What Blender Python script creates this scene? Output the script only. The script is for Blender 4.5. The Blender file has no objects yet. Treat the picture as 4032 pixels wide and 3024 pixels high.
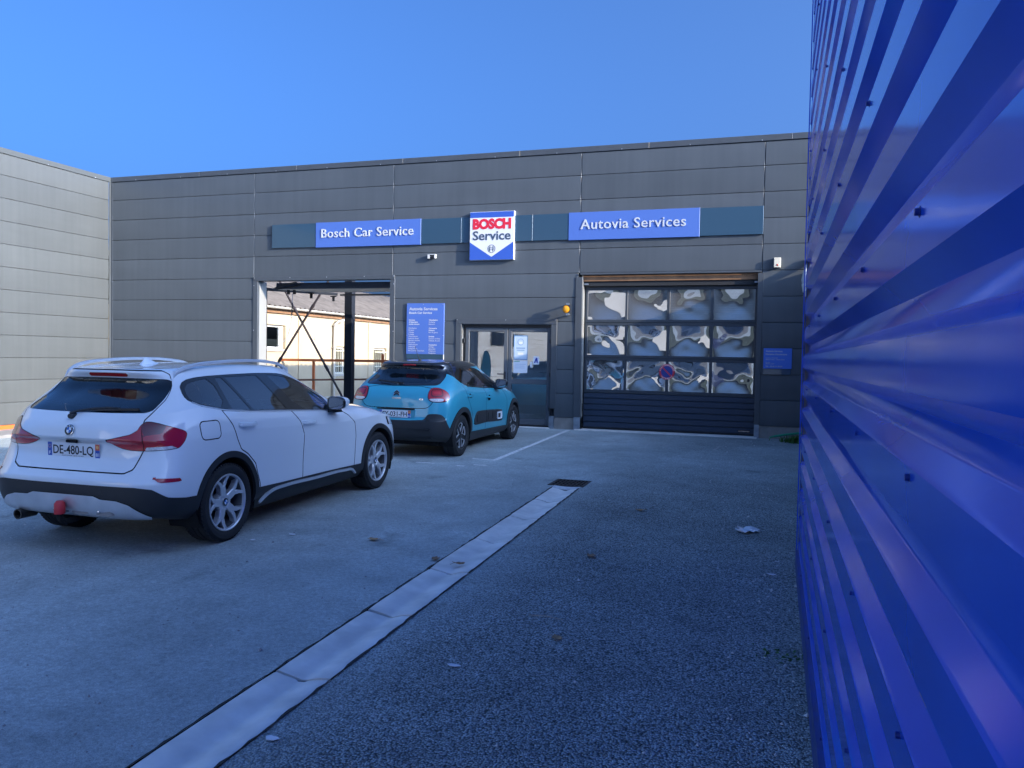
import bpy, bmesh, math, random
import numpy as np
from mathutils import Vector, Matrix
random.seed(7); np.random.seed(7)
R = math.radians
sc = bpy.context.scene
C = sc.collection

# ------------------------------------------------------------------ camera, sky, sun, exposure
CAM_H = 1.68
def cam_axes(yaw, pitch, roll):
    fwd = Vector((math.sin(yaw), math.cos(yaw), 0)); right = Vector((math.cos(yaw), -math.sin(yaw), 0)); up = Vector((0, 0, 1))
    f2 = fwd*math.cos(pitch)+up*math.sin(pitch); u2 = up*math.cos(pitch)-fwd*math.sin(pitch)
    r3 = right*math.cos(roll)+u2*math.sin(roll); u3 = u2*math.cos(roll)-right*math.sin(roll)
    return r3, u3, f2
cam = bpy.data.cameras.new('camera'); cam_o = bpy.data.objects.new('camera', cam); C.objects.link(cam_o)
r3, u3, f3 = cam_axes(R(-18.0876), R(-1.93135), R(1.03408))
cam_o.matrix_world = Matrix(((r3.x, u3.x, -f3.x, 0), (r3.y, u3.y, -f3.y, 0), (r3.z, u3.z, -f3.z, CAM_H), (0, 0, 0, 1)))
cam.sensor_width = 36; cam.lens = 36*3164.585/4032; cam.clip_end = 3000; cam.clip_start = 0.02
sc.camera = cam_o

SKY_SAT, SKY_HUE, EXPOSURE, SUN_E = 1.03, 0.497, 2.03, 2.35
SUN = Vector((1.0, -0.25, 0.295)).normalized()          # towards the sun
elev = math.asin(SUN.z); azim = math.atan2(SUN.x, SUN.y)
w = bpy.data.worlds.new('World'); sc.world = w; w.use_nodes = True
nt = w.node_tree; nt.nodes.clear()
sky = nt.nodes.new('ShaderNodeTexSky'); sky.sky_type = 'NISHITA'; sky.sun_disc = False
sky.sun_elevation = elev; sky.sun_rotation = azim; sky.altitude = 100; sky.air_density = 0.45; sky.dust_density = 10.0; sky.ozone_density = 8.0
hs = nt.nodes.new('ShaderNodeHueSaturation'); hs.inputs['Saturation'].default_value = SKY_SAT; hs.inputs['Hue'].default_value = SKY_HUE
bg = nt.nodes.new('ShaderNodeBackground'); bg.inputs['Strength'].default_value = 0.15
wo = nt.nodes.new('ShaderNodeOutputWorld')
nt.links.new(sky.outputs[0], hs.inputs['Color']); nt.links.new(hs.outputs[0], bg.inputs['Color']); nt.links.new(bg.outputs[0], wo.inputs['Surface'])
sl = bpy.data.lights.new('sun', 'SUN'); sl.energy = SUN_E; sl.angle = R(0.53); sl.color = (1.0, 0.86, 0.68)
so = bpy.data.objects.new('sun', sl); C.objects.link(so); so.rotation_euler = SUN.to_track_quat('Z', 'Y').to_euler(); so.location = (30, -10, 20)
sc.view_settings.view_transform = 'Standard'; sc.view_settings.look = 'None'; sc.view_settings.gamma = 1.0
sc.view_settings.exposure = EXPOSURE; sc.view_settings.use_curve_mapping = False
sc.cycles.use_denoising = True
sc.cycles.max_bounces = 8; sc.cycles.transparent_max_bounces = 12; sc.cycles.caustics_reflective = False; sc.cycles.caustics_refractive = False

# ------------------------------------------------------------------ materials
MATS = {}
def mat(name, col, rough=0.5, metal=0.0, spec=0.5, coat=0.0, var=None, bump=None, rnd=0.0, emit=None):
    """col rgb; var=(scale, amount, detail); bump=(scale, strength, dist); rnd = per-object brightness spread"""
    if name in MATS: return MATS[name]
    m = bpy.data.materials.new(name); m.use_nodes = True; t = m.node_tree; b = t.nodes['Principled BSDF']
    b.inputs['Base Color'].default_value = (*col, 1); b.inputs['Roughness'].default_value = rough; b.inputs['Metallic'].default_value = metal
    b.inputs['Specular IOR Level'].default_value = spec; b.inputs['Coat Weight'].default_value = coat; b.inputs['Coat Roughness'].default_value = 0.03
    tc = t.nodes.new('ShaderNodeTexCoord')
    if var or rnd:
        mul = t.nodes.new('ShaderNodeMix'); mul.data_type = 'RGBA'; mul.blend_type = 'MULTIPLY'; mul.inputs[0].default_value = 1.0
        mul.inputs[6].default_value = (*col, 1); src = None
        if var:
            n = t.nodes.new('ShaderNodeTexNoise'); n.inputs['Scale'].default_value = var[0]; n.inputs['Detail'].default_value = var[2] if len(var) > 2 else 5
            t.links.new(tc.outputs['Object'], n.inputs['Vector'])
            mr = t.nodes.new('ShaderNodeMapRange'); mr.inputs[1].default_value = 0.25; mr.inputs[2].default_value = 0.75
            mr.inputs[3].default_value = 1-var[1]; mr.inputs[4].default_value = 1+var[1]; t.links.new(n.outputs['Fac'], mr.inputs[0]); src = mr.outputs[0]
            rr = t.nodes.new('ShaderNodeMapRange'); rr.inputs[1].default_value = 0.3; rr.inputs[2].default_value = 0.7
            rr.inputs[3].default_value = max(0, rough-var[1]*.25); rr.inputs[4].default_value = min(1, rough+var[1]*.25); t.links.new(n.outputs['Fac'], rr.inputs[0]); t.links.new(rr.outputs[0], b.inputs['Roughness'])
        if rnd:
            oi = t.nodes.new('ShaderNodeObjectInfo'); mr2 = t.nodes.new('ShaderNodeMapRange'); mr2.inputs[3].default_value = 1-rnd; mr2.inputs[4].default_value = 1+rnd
            t.links.new(oi.outputs['Random'], mr2.inputs[0])
            if src is None: src = mr2.outputs[0]
            else:
                mm = t.nodes.new('ShaderNodeMath'); mm.operation = 'MULTIPLY'; t.links.new(src, mm.inputs[0]); t.links.new(mr2.outputs[0], mm.inputs[1]); src = mm.outputs[0]
        t.links.new(src, mul.inputs[7]); t.links.new(mul.outputs[2], b.inputs['Base Color'])
    if bump:
        n = t.nodes.new('ShaderNodeTexNoise'); n.inputs['Scale'].default_value = bump[0]; n.inputs['Detail'].default_value = 3
        t.links.new(tc.outputs['Object'], n.inputs['Vector'])
        bp = t.nodes.new('ShaderNodeBump'); bp.inputs['Strength'].default_value = bump[1]; bp.inputs['Distance'].default_value = bump[2]
        t.links.new(n.outputs['Fac'], bp.inputs['Height']); t.links.new(bp.outputs[0], b.inputs['Normal'])
        if coat: t.links.new(bp.outputs[0], b.inputs['Coat Normal'])
    if emit: b.inputs['Emission Color'].default_value = (*emit[:3], 1); b.inputs['Emission Strength'].default_value = emit[3]
    MATS[name] = m; return m

def glass(name, tint, refl=1.5, gl=(1, 1, 1), rough=0.0, boost=0.0):
    """thin pane: tinted straight-through light plus a Fresnel mirror layer"""
    if name in MATS: return MATS[name]
    m = bpy.data.materials.new(name); m.use_nodes = True; t = m.node_tree; t.nodes.clear()
    tr = t.nodes.new('ShaderNodeBsdfTransparent'); tr.inputs[0].default_value = (*tint, 1)
    g = t.nodes.new('ShaderNodeBsdfGlossy'); g.inputs['Color'].default_value = (*gl, 1); g.inputs['Roughness'].default_value = rough
    fr = t.nodes.new('ShaderNodeFresnel'); fr.inputs[0].default_value = refl
    ad = t.nodes.new('ShaderNodeMath'); ad.operation = 'ADD'; ad.inputs[1].default_value = boost; ad.use_clamp = True
    mx = t.nodes.new('ShaderNodeMixShader'); o = t.nodes.new('ShaderNodeOutputMaterial')
    t.links.new(fr.outputs[0], ad.inputs[0]); t.links.new(ad.outputs[0], mx.inputs[0]); t.links.new(tr.outputs[0], mx.inputs[1]); t.links.new(g.outputs[0], mx.inputs[2]); t.links.new(mx.outputs[0], o.inputs[0])
    MATS[name] = m; return m

# ------------------------------------------------------------------ mesh helpers
class MB:
    def __init__(s): s.v = []; s.f = []
    def add(s, vs, fs):
        o = len(s.v); s.v += [tuple(v) for v in vs]; s.f += [[i+o for i in f] for f in fs]; return s
    def box(s, x0, x1, y0, y1, z0, z1):
        return s.add([(x0,y0,z0),(x1,y0,z0),(x1,y1,z0),(x0,y1,z0),(x0,y0,z1),(x1,y0,z1),(x1,y1,z1),(x0,y1,z1)],
                     [(0,3,2,1),(4,5,6,7),(0,1,5,4),(1,2,6,5),(2,3,7,6),(3,0,4,7)])
    def cbox(s, x0, x1, y0, y1, z0, z1, c=0.004):
        """box whose -y face is chamfered"""
        return s.add([(x0,y0+c,z0),(x1,y0+c,z0),(x1,y0+c,z1),(x0,y0+c,z1),(x0+c,y0,z0+c),(x1-c,y0,z0+c),(x1-c,y0,z1-c),(x0+c,y0,z1-c),(x0,y1,z0),(x1,y1,z0),(x1,y1,z1),(x0,y1,z1)],
                     [(4,5,6,7),(0,1,5,4),(1,2,6,5),(2,3,7,6),(3,0,4,7),(0,8,9,1),(1,9,10,2),(2,10,11,3),(3,11,8,0),(8,11,10,9)])
    def prism(s, poly, fn, a, b):
        """poly 2D ccw, fn(p, d) -> 3D for depth d in {a,b}"""
        n = len(poly); vs = [fn(p, a) for p in poly]+[fn(p, b) for p in poly]
        return s.add(vs, [list(range(n)), list(range(2*n-1, n-1, -1))]+[(i, i+n, (i+1)%n+n, (i+1)%n) for i in range(n)])
    def tube(s, pts, r, n=10, caps=True, r2=None):
        pts = [Vector(p) for p in pts]; rings = []; up = Vector((0.123, 0.97, 0.31)).normalized(); prev = None
        for i, p in enumerate(pts):
            d = (pts[min(i+1, len(pts)-1)]-pts[max(i-1, 0)]).normalized()
            if prev is None:
                a = d.cross(Vector((0, 0, 1)) if abs(d.z) < .9 else Vector((1, 0, 0))).normalized()
            else:
                a = (prev-d*prev.dot(d)).normalized()
            prev = a; b = d.cross(a); rr = r if r2 is None else r+(r2-r)*i/(len(pts)-1)
            rings.append([p+(a*math.cos(t)+b*math.sin(t))*rr for t in [2*math.pi*k/n for k in range(n)]])
        o = len(s.v); s.v += [tuple(q) for rg in rings for q in rg]
        for i in range(len(rings)-1):
            for k in range(n): s.f.append([o+i*n+k, o+i*n+(k+1)%n, o+(i+1)*n+(k+1)%n, o+(i+1)*n+k])
        if caps: s.f.append([o+k for k in range(n)][::-1]); s.f.append([o+(len(rings)-1)*n+k for k in range(n)])
        return s
    def bar(s, a, b, wx, wz):
        """square bar from a to b"""
        a = Vector(a); b = Vector(b); d = (b-a).normalized(); up = Vector((0, 0, 1)) if abs(d.z) < .95 else Vector((0, 1, 0))
        sx = d.cross(up).normalized()*wx/2; sz = sx.cross(d).normalized()*wz/2
        vs = [p+q for p in (a, b) for q in (-sx-sz, sx-sz, sx+sz, -sx+sz)]
        return s.add(vs, [(0,1,2,3),(7,6,5,4),(0,4,5,1),(1,5,6,2),(2,6,7,3),(3,7,4,0)])
    def lathe(s, prof, fn, n=32, closed=False):
        """prof list of (r, h); fn(x, y, h) -> 3D"""
        o = len(s.v); m = len(prof)
        for k in range(n):
            c, q = math.cos(2*math.pi*k/n), math.sin(2*math.pi*k/n)
            for r, h in prof: s.v.append(tuple(fn(r*c, r*q, h)))
        for k in range(n):
            for i in range(m-1): s.f.append([o+k*m+i, o+((k+1)%n)*m+i, o+((k+1)%n)*m+i+1, o+k*m+i+1])
        return s
    def grid(s, fn, nu, nv):
        o = len(s.v)
        for i in range(nu+1):
            for j in range(nv+1): s.v.append(tuple(fn(i/nu, j/nv)))
        for i in range(nu):
            for j in range(nv):
                a = o+i*(nv+1)+j; s.f.append([a, a+nv+1, a+nv+2, a+1])
        return s
WL = {}
def obj(name, mb, m, parent=None, smooth=False, local=False, kind=None, label=None, cat=None, group=None, nofix=False):
    vs, fs = (mb.v, mb.f) if isinstance(mb, MB) else mb
    vs = [Vector(v) for v in vs]; shift = Vector((0, 0, 0))
    if parent is None and not nofix:
        shift = Vector((sum((min(v[i] for v in vs), max(v[i] for v in vs)))/2 for i in range(2)) ) if False else Vector(((min(v.x for v in vs)+max(v.x for v in vs))/2, (min(v.y for v in vs)+max(v.y for v in vs))/2, min(v.z for v in vs)))
        vs = [v-shift for v in vs]
    me = bpy.data.meshes.new(name); me.from_pydata([tuple(v) for v in vs], [], fs); me.materials.append(m if not isinstance(m, str) else MATS[m])
    if not nofix:
        b = bmesh.new(); b.from_mesh(me); bmesh.ops.recalc_face_normals(b, faces=b.faces); b.to_mesh(me); b.free()
    if smooth: 
        me.polygons.foreach_set('use_smooth', [True]*len(me.polygons))
        if smooth != 'all': me.set_sharp_from_angle(angle=R(35))
    o = bpy.data.objects.new(name, me); C.objects.link(o)
    if parent is None: o.location = shift; WL[o.name] = shift
    else:
        o.parent = parent
        if not local: o.location = -WL[parent.name]; WL[o.name] = Vector((0, 0, 0))
    tag(o, label, cat, group, kind); return o
def tag(o, label=None, cat=None, group=None, kind=None):
    if label: o['label'] = label
    if cat: o['category'] = cat
    if group: o['group'] = group
    if kind: o['kind'] = kind
    return o
def thing(name, label, cat, loc=(0, 0, 0), group=None):
    o = bpy.data.objects.new(name, None); C.objects.link(o); o.location = loc; o.empty_display_size = .2
    WL[o.name] = Vector(loc); return tag(o, label, cat, group)
def text_mesh(s, size, bold=0.0, extrude=0.0, align='LEFT', sx=1.0, space=1.0, shear=0.0):
    cu = bpy.data.curves.new('lettering', 'FONT'); cu.body = s; cu.size = size; cu.offset = bold; cu.extrude = extrude; cu.align_x = align
    cu.space_character = space; cu.resolution_u = 3; cu.shear = shear
    o = bpy.data.objects.new('lettering', cu); C.objects.link(o)
    bpy.context.view_layer.update()
    me = bpy.data.meshes.new_from_object(o.evaluated_get(bpy.context.evaluated_depsgraph_get()))
    vs = [(v.co.x*sx, v.co.y, v.co.z) for v in me.vertices]; fs = [list(p.vertices) for p in me.polygons]
    bpy.data.objects.remove(o); bpy.data.curves.remove(cu); bpy.data.meshes.remove(me)
    return vs, fs
def wall_text(mb, s, x, z, y, size, width=None, bold=0.0, align='LEFT', ext=0.001, space=1.0):
    """lettering standing on a wall that faces -y; width fits the line"""
    vs, fs = text_mesh(s, size, bold, ext, 'LEFT', 1.0, space)
    x0 = min(v[0] for v in vs); x1 = max(v[0] for v in vs); k = 1.0 if width is None else width/(x1-x0); wd = (x1-x0)*k
    off = {'LEFT': 0, 'CENTER': -wd/2, 'RIGHT': -wd}[align]
    mb.add([(x+off+(v[0]-x0)*k, y-v[2], z+v[1]) for v in vs], fs)
def chaikin(p, n=2, closed=True):
    p = [tuple(q) for q in p]
    for _ in range(n):
        o = []; m = len(p)
        for i in range(m if closed else m-1):
            a, b = p[i], p[(i+1)%m]
            o.append(tuple(.75*a[k]+.25*b[k] for k in range(len(a)))); o.append(tuple(.25*a[k]+.75*b[k] for k in range(len(a))))
        if not closed: o = [p[0]]+o+[p[-1]]
        p = o
    return p
def rrect(x0, x1, z0, z1, r, n=4):
    out = []
    for cx, cz, a0 in ((x1-r, z0+r, -90), (x1-r, z1-r, 0), (x0+r, z1-r, 90), (x0+r, z0+r, 180)):
        for k in range(n+1):
            a = R(a0+90*k/n); out.append((cx+r*math.cos(a), cz+r*math.sin(a)))
    return out
def gz(x, y):
    """height of the yard: it rises gently towards the workshop and falls off to the far left"""
    t = min(12.0, max(0.0, -x-7.0)); return 0.012*max(-40.0, min(y, 17.5))-0.05*(t*t/(t+2.0))
# ------------------------------------------------------------------ asphalt
def asphalt():
    m = bpy.data.materials.new('asphalt'); m.use_nodes = True; t = m.node_tree; b = t.nodes['Principled BSDF']; L = t.links.new; N = t.nodes.new
    tc = N('ShaderNodeTexCoord'); P = tc.outputs['Object']
    sx = N('ShaderNodeSeparateXYZ'); L(P, sx.inputs[0])
    def math_(op, a, b_=None, clamp=False):
        n = N('ShaderNodeMath'); n.operation = op; n.use_clamp = clamp
        for i, q in enumerate((a, b_)):
            if q is None: continue
            if isinstance(q, (int, float)): n.inputs[i].default_value = q
            else: L(q, n.inputs[i])
        return n.outputs[0]
    def noise(s, d=4, rough=.55):
        n = N('ShaderNodeTexNoise'); n.inputs['Scale'].default_value = s; n.inputs['Detail'].default_value = d; n.inputs['Roughness'].default_value = rough; L(P, n.inputs['Vector']); return n.outputs['Fac']
    def rng(f, a, b_, c, d):
        n = N('ShaderNodeMapRange'); L(f, n.inputs[0])
        for i, q in enumerate((a, b_, c, d)): n.inputs[i+1].default_value = q
        return n.outputs[0]
    def vor(s, feat='F1', rand=1.0):
        n = N('ShaderNodeTexVoronoi'); n.feature = feat; n.inputs['Scale'].default_value = s; n.inputs['Randomness'].default_value = rand; L(P, n.inputs['Vector']); return n
    # newer, coarser surface on the wall side of the channel
    u = math_('ADD', sx.outputs[0], math_('MULTIPLY', sx.outputs[1], .021)); nz = noise(.9, 3)
    mask = rng(math_('ADD', u, math_('MULTIPLY', math_('SUBTRACT', nz, .5), .8)), -2.6, -1.5, 0, 1)
    far = rng(sx.outputs[1], 8.5, 12.5, 1, .55); mask = math_('MULTIPLY', mask, far)
    v1 = vor(95); v2 = vor(210); v3 = vor(42)
    g1 = math_('MULTIPLY', rng(v1.outputs['Color'], 0, 1, .13, .62), rng(v1.outputs['Distance'], .38, .80, 1, .22)); g2 = rng(v2.outputs['Color'], 0, 1, .22, .42)
    gm = N('ShaderNodeMix'); L(mask, gm.inputs[0]); L(g2, gm.inputs[2]); L(g1, gm.inputs[3])
    patch = rng(noise(.55, 6, .6), .3, .72, .78, 1.22); worn = rng(noise(2.6, 5, .65), .3, .75, .86, 1.14); fine = rng(noise(34, 2), .3, .7, .85, 1.15)
    val = math_('MULTIPLY', math_('MULTIPLY', gm.outputs[0], patch), math_('MULTIPLY', worn, fine))
    val = math_('MULTIPLY', val, rng(mask, 0, 1, 1.62, 1.45))
    # scattered pale stones
    sp = rng(v3.outputs['Distance'], .02, .10, 1, 0); pick = N('ShaderNodeSeparateColor'); L(v3.outputs['Color'], pick.inputs[0])
    sp = math_('MULTIPLY', sp, math_('GREATER_THAN', pick.outputs[0], .90)); val = math_('ADD', val, math_('MULTIPLY', sp, .20))
    # oil and tyre darkening
    oil = rng(noise(1.35, 4, .7), .60, .74, 1, .62); val = math_('MULTIPLY', val, oil)
    cc = N('ShaderNodeCombineColor'); L(math_('MULTIPLY', val, .90), cc.inputs[0]); L(val, cc.inputs[1]); L(math_('MULTIPLY', val, .98), cc.inputs[2])
    L(cc.outputs[0], b.inputs['Base Color']); b.inputs['Roughness'].default_value = .82; b.inputs['Specular IOR Level'].default_value = .35
    h = N('ShaderNodeMix'); L(mask, h.inputs[0]); L(math_('MULTIPLY', v2.outputs['Distance'], -.5), h.inputs[2]); L(math_('MULTIPLY', v1.outputs['Distance'], -1.6), h.inputs[3])
    bp = N('ShaderNodeBump'); bp.inputs['Strength'].default_value = 1.0; bp.inputs['Distance'].default_value = .011; L(h.outputs[0], bp.inputs['Height']); L(bp.outputs[0], b.inputs['Normal'])
    MATS['asphalt'] = m; return m
asphalt()
SH = 0.021                                   # the channel leans slightly off the yard's axis
GUL, GUR = -2.335, -2.0                      # its edges
GRATE = (-2.405, -1.975, 9.50, 10.0)
us = sorted(set([-300, -120, -60, -40]+[-30+i*.75 for i in range(32)]+[-6, -5, -4, -3, GUL, GUR, GRATE[0], GRATE[1], -1.4, -.7, 0, .6, 2, 5, 10, 20, 60, 120, 300]))
ys = sorted(set([-300, -120, -60, -40, -20, -10, -5, -2, 0, 1.3, 2.5, 4, 5.5, 7, 8.5, GRATE[2], GRATE[3], 11, 12, 13, 14, 15, 16, 17.5, 20, 25, 35, 50, 80, 150, 300]))
g = MB()
for y in ys:
    for u in us: g.v.append((u-SH*y if -30 < y < 30 else u-SH*math.copysign(30, y), y, gz(u-SH*max(-30, min(30, y)), y)))
nu = len(us)
for j in range(len(ys)-1):
    for i in range(nu-1):
        uc = (us[i]+us[i+1])/2; yc = (ys[j]+ys[j+1])/2
        if GUL < uc < GUR and -5 < yc < GRATE[2]: continue
        if GRATE[0] < uc < GRATE[1] and GRATE[2] < yc < GRATE[3]: continue
        a = j*nu+i; g.f.append([a, a+1, a+nu+1, a+nu])
ground = obj('ground', g, 'asphalt', kind='structure', nofix=True, smooth='all')

# concrete channel of one-metre slabs with a shallow valley
def concrete(name, col, s=1.0):
    m = mat(name, col, .85, var=(5*s, .20, 9), bump=(160, .25, .004)); return m
concrete('channel_concrete', (.84, .79, .72))
mat('joint_dirt', (.035, .032, .028), .95, var=(30, .4))
ch = thing('drain_channel', 'pale concrete drain channel of joined slabs leading to the iron grate', 'drain channel', (-2.2, 4, gz(-2.2, 4)))
def slab(y0, y1, seed):
    rn = random.Random(seed); mb = MB(); n = 8; prof = [(0, 0), (.012, .004), (.08, -.006), (.135, -.016), (.155, -.024), (.19, -.024), (.215, -.016), (.26, -.005), (.323, .004), (.335, 0)]
    dz = rn.uniform(-.003, .003)
    for j in range(n+1):
        y = y0+(y1-y0)*j/n; e = -.004 if j in (0, n) else 0
        for k, (px, pz) in enumerate(prof): mb.v.append((GUL+.009+px*(.317/.335)-SH*y, y+(rn.uniform(-.006, .006) if j in (0, n) else 0), gz(-2.2, y)+.003+pz+e+dz*(.3 if j in (0, n) else 1)))
    m = len(prof)
    for j in range(n):
        for k in range(m-1): a = j*m+k; mb.f.append([a, a+1, a+m+1, a+m])
    for j in (0, n):                       # slab ends
        top = [j*m+k for k in range(m)]; o = len(mb.v)
        for k in range(m): v = mb.v[j*m+k]; mb.v.append((v[0], v[1], v[2]-.05))
        for k in range(m-1): mb.f.append([top[k], top[k+1], o+k+1, o+k])
    return mb
for i in range(9):
    a = -.62+1.02*i+.05; o = obj('channel_slab', slab(a+.013, min(a+1.007, 9.30) if i < 8 else 8.53, i), 'channel_concrete', ch, smooth=True)
obj('channel_slab', slab(8.56, 9.33, 31), 'channel_concrete', ch, smooth=True)
jb = MB()
for i in range(-3, 10): 
    pass
jb.add([(GUL-SH*y+dx, y, gz(-2.2, y)-.034) for y in (-4.8, 9.5) for dx in (0, .335)], [(0, 1, 3, 2)]); obj('channel_bed', jb, 'joint_dirt', ch)
mat('mortar', (.62, .62, .62), .85, var=(20, .2), bump=(90, .3, .004))
mb = MB(); mb.grid(lambda a, b: (GUL+.335*a-SH*9.4, 9.335+.165*b, gz(-2.2, 9.4)+.004-.02*math.sin(a*math.pi)*(1-.6*b)), 8, 4); obj('mortar_apron', mb, 'mortar', ch, smooth=True)
for px_, sd in ((GUL+.002, 1), (GUR-.002, -1)):          # grit packed along both edges
    rn_ = random.Random(sd+5); mb = MB(); n_ = 160
    for i in range(n_+1):
        y = -.5+9.9*i/n_; a_, b_ = rn_.uniform(.002, .016), rn_.uniform(.002, .012); xx = px_-SH*y; mb.v += [(xx-a_, y, gz(-2.2, y)+.0042), (xx+b_, y, gz(-2.2, y)+.0062)]
    for i in range(n_): mb.f.append([2*i, 2*i+1, 2*i+3, 2*i+2])
    tag(obj('edge_grit', mb, 'joint_dirt', ch), kind='stuff')
# iron grate over its pit
mat('cast_iron', (.055, .045, .04), .6, .4, var=(25, .35), bump=(60, .4, .003)); mat('pit_dark', (.012, .012, .012), .95)
gt = thing('drain_grate', 'rusty cast iron drain grate at the end of the concrete channel', 'drain grate', (-2.4, 9.75, gz(-2.4, 9.75)))
x0, x1 = GRATE[0]-SH*9.75, GRATE[1]-SH*9.75; y0, y1 = GRATE[2], GRATE[3]; z = gz(-2.4, 9.75)+.004
fr = MB(); fr.box(x0-.01, x0+.03, y0, y1, z-.05, z); fr.box(x1-.03, x1+.01, y0, y1, z-.05, z); fr.box(x0+.03, x1-.03, y0, y0+.03, z-.05, z-.001); fr.box(x0+.03, x1-.03, y1-.03, y1, z-.05, z-.001); obj('grate_frame', fr, 'cast_iron', gt)
for k in range(1, 8):
    x = x0+.02+(x1-x0-.04)*k/8; obj('grate_bar', MB().box(x-.009, x+.009, y0+.02, y1-.02, z-.04, z-.004), 'cast_iron', gt)
for k in range(1, 4):
    y = y0+(y1-y0)*k/4; obj('grate_bar', MB().box(x0+.02, x1-.02, y-.011, y+.011, z-.038, z-.006), 'cast_iron', gt)
pit = MB(); pit.box(x0-.012, x1+.012, y0-.02, y1+.02, z-.6, z-.07); pit.f = [f for i, f in enumerate(pit.f) if i != 1]; obj('pit', pit, 'pit_dark', gt)

# painted bay line (worn white) and faint old marks
def worn_paint():
    m = bpy.data.materials.new('worn_paint'); m.use_nodes = True; t = m.node_tree; b = t.nodes['Principled BSDF']; L = t.links.new; N = t.nodes.new
    tc = N('ShaderNodeTexCoord'); n = N('ShaderNodeTexNoise'); n.inputs['Scale'].default_value = 26; n.inputs['Detail'].default_value = 8; n.inputs['Roughness'].default_value = .7; L(tc.outputs['Object'], n.inputs['Vector'])
    r = N('ShaderNodeValToRGB'); r.color_ramp.elements[0].position = .36; r.color_ramp.elements[0].color = (.40, .40, .39, 1); r.color_ramp.elements[1].position = .5; r.color_ramp.elements[1].color = (.85, .85, .82, 1)
    L(n.outputs['Fac'], r.inputs[0]); L(r.outputs[0], b.inputs['Base Color']); b.inputs['Roughness'].default_value = .8; MATS['worn_paint'] = m
worn_paint()
def ground_strip(name, pts, wd, m, rag=.004):
    mb = MB(); rn = random.Random(len(pts)+int(wd*1000)); dense = []
    for (a, b) in zip(pts[:-1], pts[1:]):
        n = max(2, int(math.hypot(b[0]-a[0], b[1]-a[1])/.06)); dense += [(a[0]+(b[0]-a[0])*k/n, a[1]+(b[1]-a[1])*k/n) for k in range(n)]
    dense.append(pts[-1])
    for i, p in enumerate(dense):
        a, b = dense[max(0, i-1)], dense[min(len(dense)-1, i+1)]; d = Vector((b[0]-a[0], b[1]-a[1])).normalized(); nn = Vector((-d.y, d.x))
        for s in (-1, 1):
            q = Vector(p)+nn*s*(wd/2+rn.uniform(-rag, rag)); mb.v.append((q.x, q.y, gz(q.x, q.y)+.004))
    for i in range(len(dense)-1): mb.f.append([2*i, 2*i+1, 2*i+3, 2*i+2])
    return obj(name, mb, m, kind='structure')
ground_strip('bay_marking', [(-3.93, 11.29), (-4.0, 16.05)], .085, 'worn_paint')
ground_strip('bay_marking', [(-4.30, 11.30), (-3.90, 11.25)], .085, 'worn_paint')
ground_strip('bay_marking', [(-6.8, 11.34), (-5.6, 11.32)], .085, 'worn_paint')
for p in ([(-4.9, 10.62), (-4.62, 10.60)], [(-4.25, 10.55), (-4.12, 10.52)], [(-4.05, 10.72), (-3.85, 10.70)]): ground_strip('paint_remnant', p, .06, 'worn_paint', .02)
mat('pale_scar', (.5, .5, .48), .85, var=(30, .35))
ground_strip('asphalt_scar', [(-3.98, 15.95), (-3.7, 15.2), (-3.55, 14.9), (-3.9, 14.3)], .02, 'pale_scar', .008)
ground_strip('asphalt_scar', [(-3.9, 14.3), (-2.4, 14.25), (-.9, 14.0)], .012, 'pale_scar', .006)
ground_strip('asphalt_scar', [(-.95, 13.9), (-.88, 14.5)], .03, 'pale_scar', .01)

# ------------------------------------------------------------------ blue ribbed building on the right
def blue_mat():
    m = mat('blue_cladding', (.010, .092, .66), .13, 0, .38, var=(2.2, .10, 6)); t = m.node_tree; b = t.nodes['Principled BSDF']; L = t.links.new; N = t.nodes.new
    # slow ripples in the sheet
    tc = N('ShaderNodeTexCoord'); mp = N('ShaderNodeMapping'); mp.inputs['Scale'].default_value = (1, .55, 3.0); L(tc.outputs['Object'], mp.inputs[0])
    n = N('ShaderNodeTexNoise'); n.inputs['Scale'].default_value = 1.6; n.inputs['Detail'].default_value = 2; L(mp.outputs[0], n.inputs['Vector'])
    bp = N('ShaderNodeBump'); bp.inputs['Strength'].default_value = .12; bp.inputs['Distance'].default_value = .02; L(n.outputs['Fac'], bp.inputs['Height']); L(bp.outputs[0], b.inputs['Normal']); L(bp.outputs[0], b.inputs['Coat Normal'])
blue_mat(); mat('blue_dirty', (.035, .07, .26), .45, var=(9, .45, 8)); mat('foam_grey', (.16, .15, .13), .95, var=(30, .3)); mat('blue_screw', (.012, .03, .20), .35)
BX, BY = .212, 6.77; PITCH = .2125; Z0 = 1.786-.5*PITCH-8*PITCH   # a crest starts at Z0
bb = thing('blue_clad_building', 'tall building clad in glossy blue horizontally ribbed metal sheets', 'building', (.3, 0, 0))
DEP = .040
prof = []                                   # one period: crest flat, slope in, trough, slope out
def period(z): return [(BX, z+.018), (BX, z+.018+.092), (BX+.006, z+.118), (BX+DEP-.004, z+.143), (BX+DEP, z+.149), (BX+DEP, z+.192), (BX+DEP-.004, z+.197)]
NP = 28; zs = [period(Z0+PITCH*k-PITCH*.5-.0) for k in range(NP)]
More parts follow.
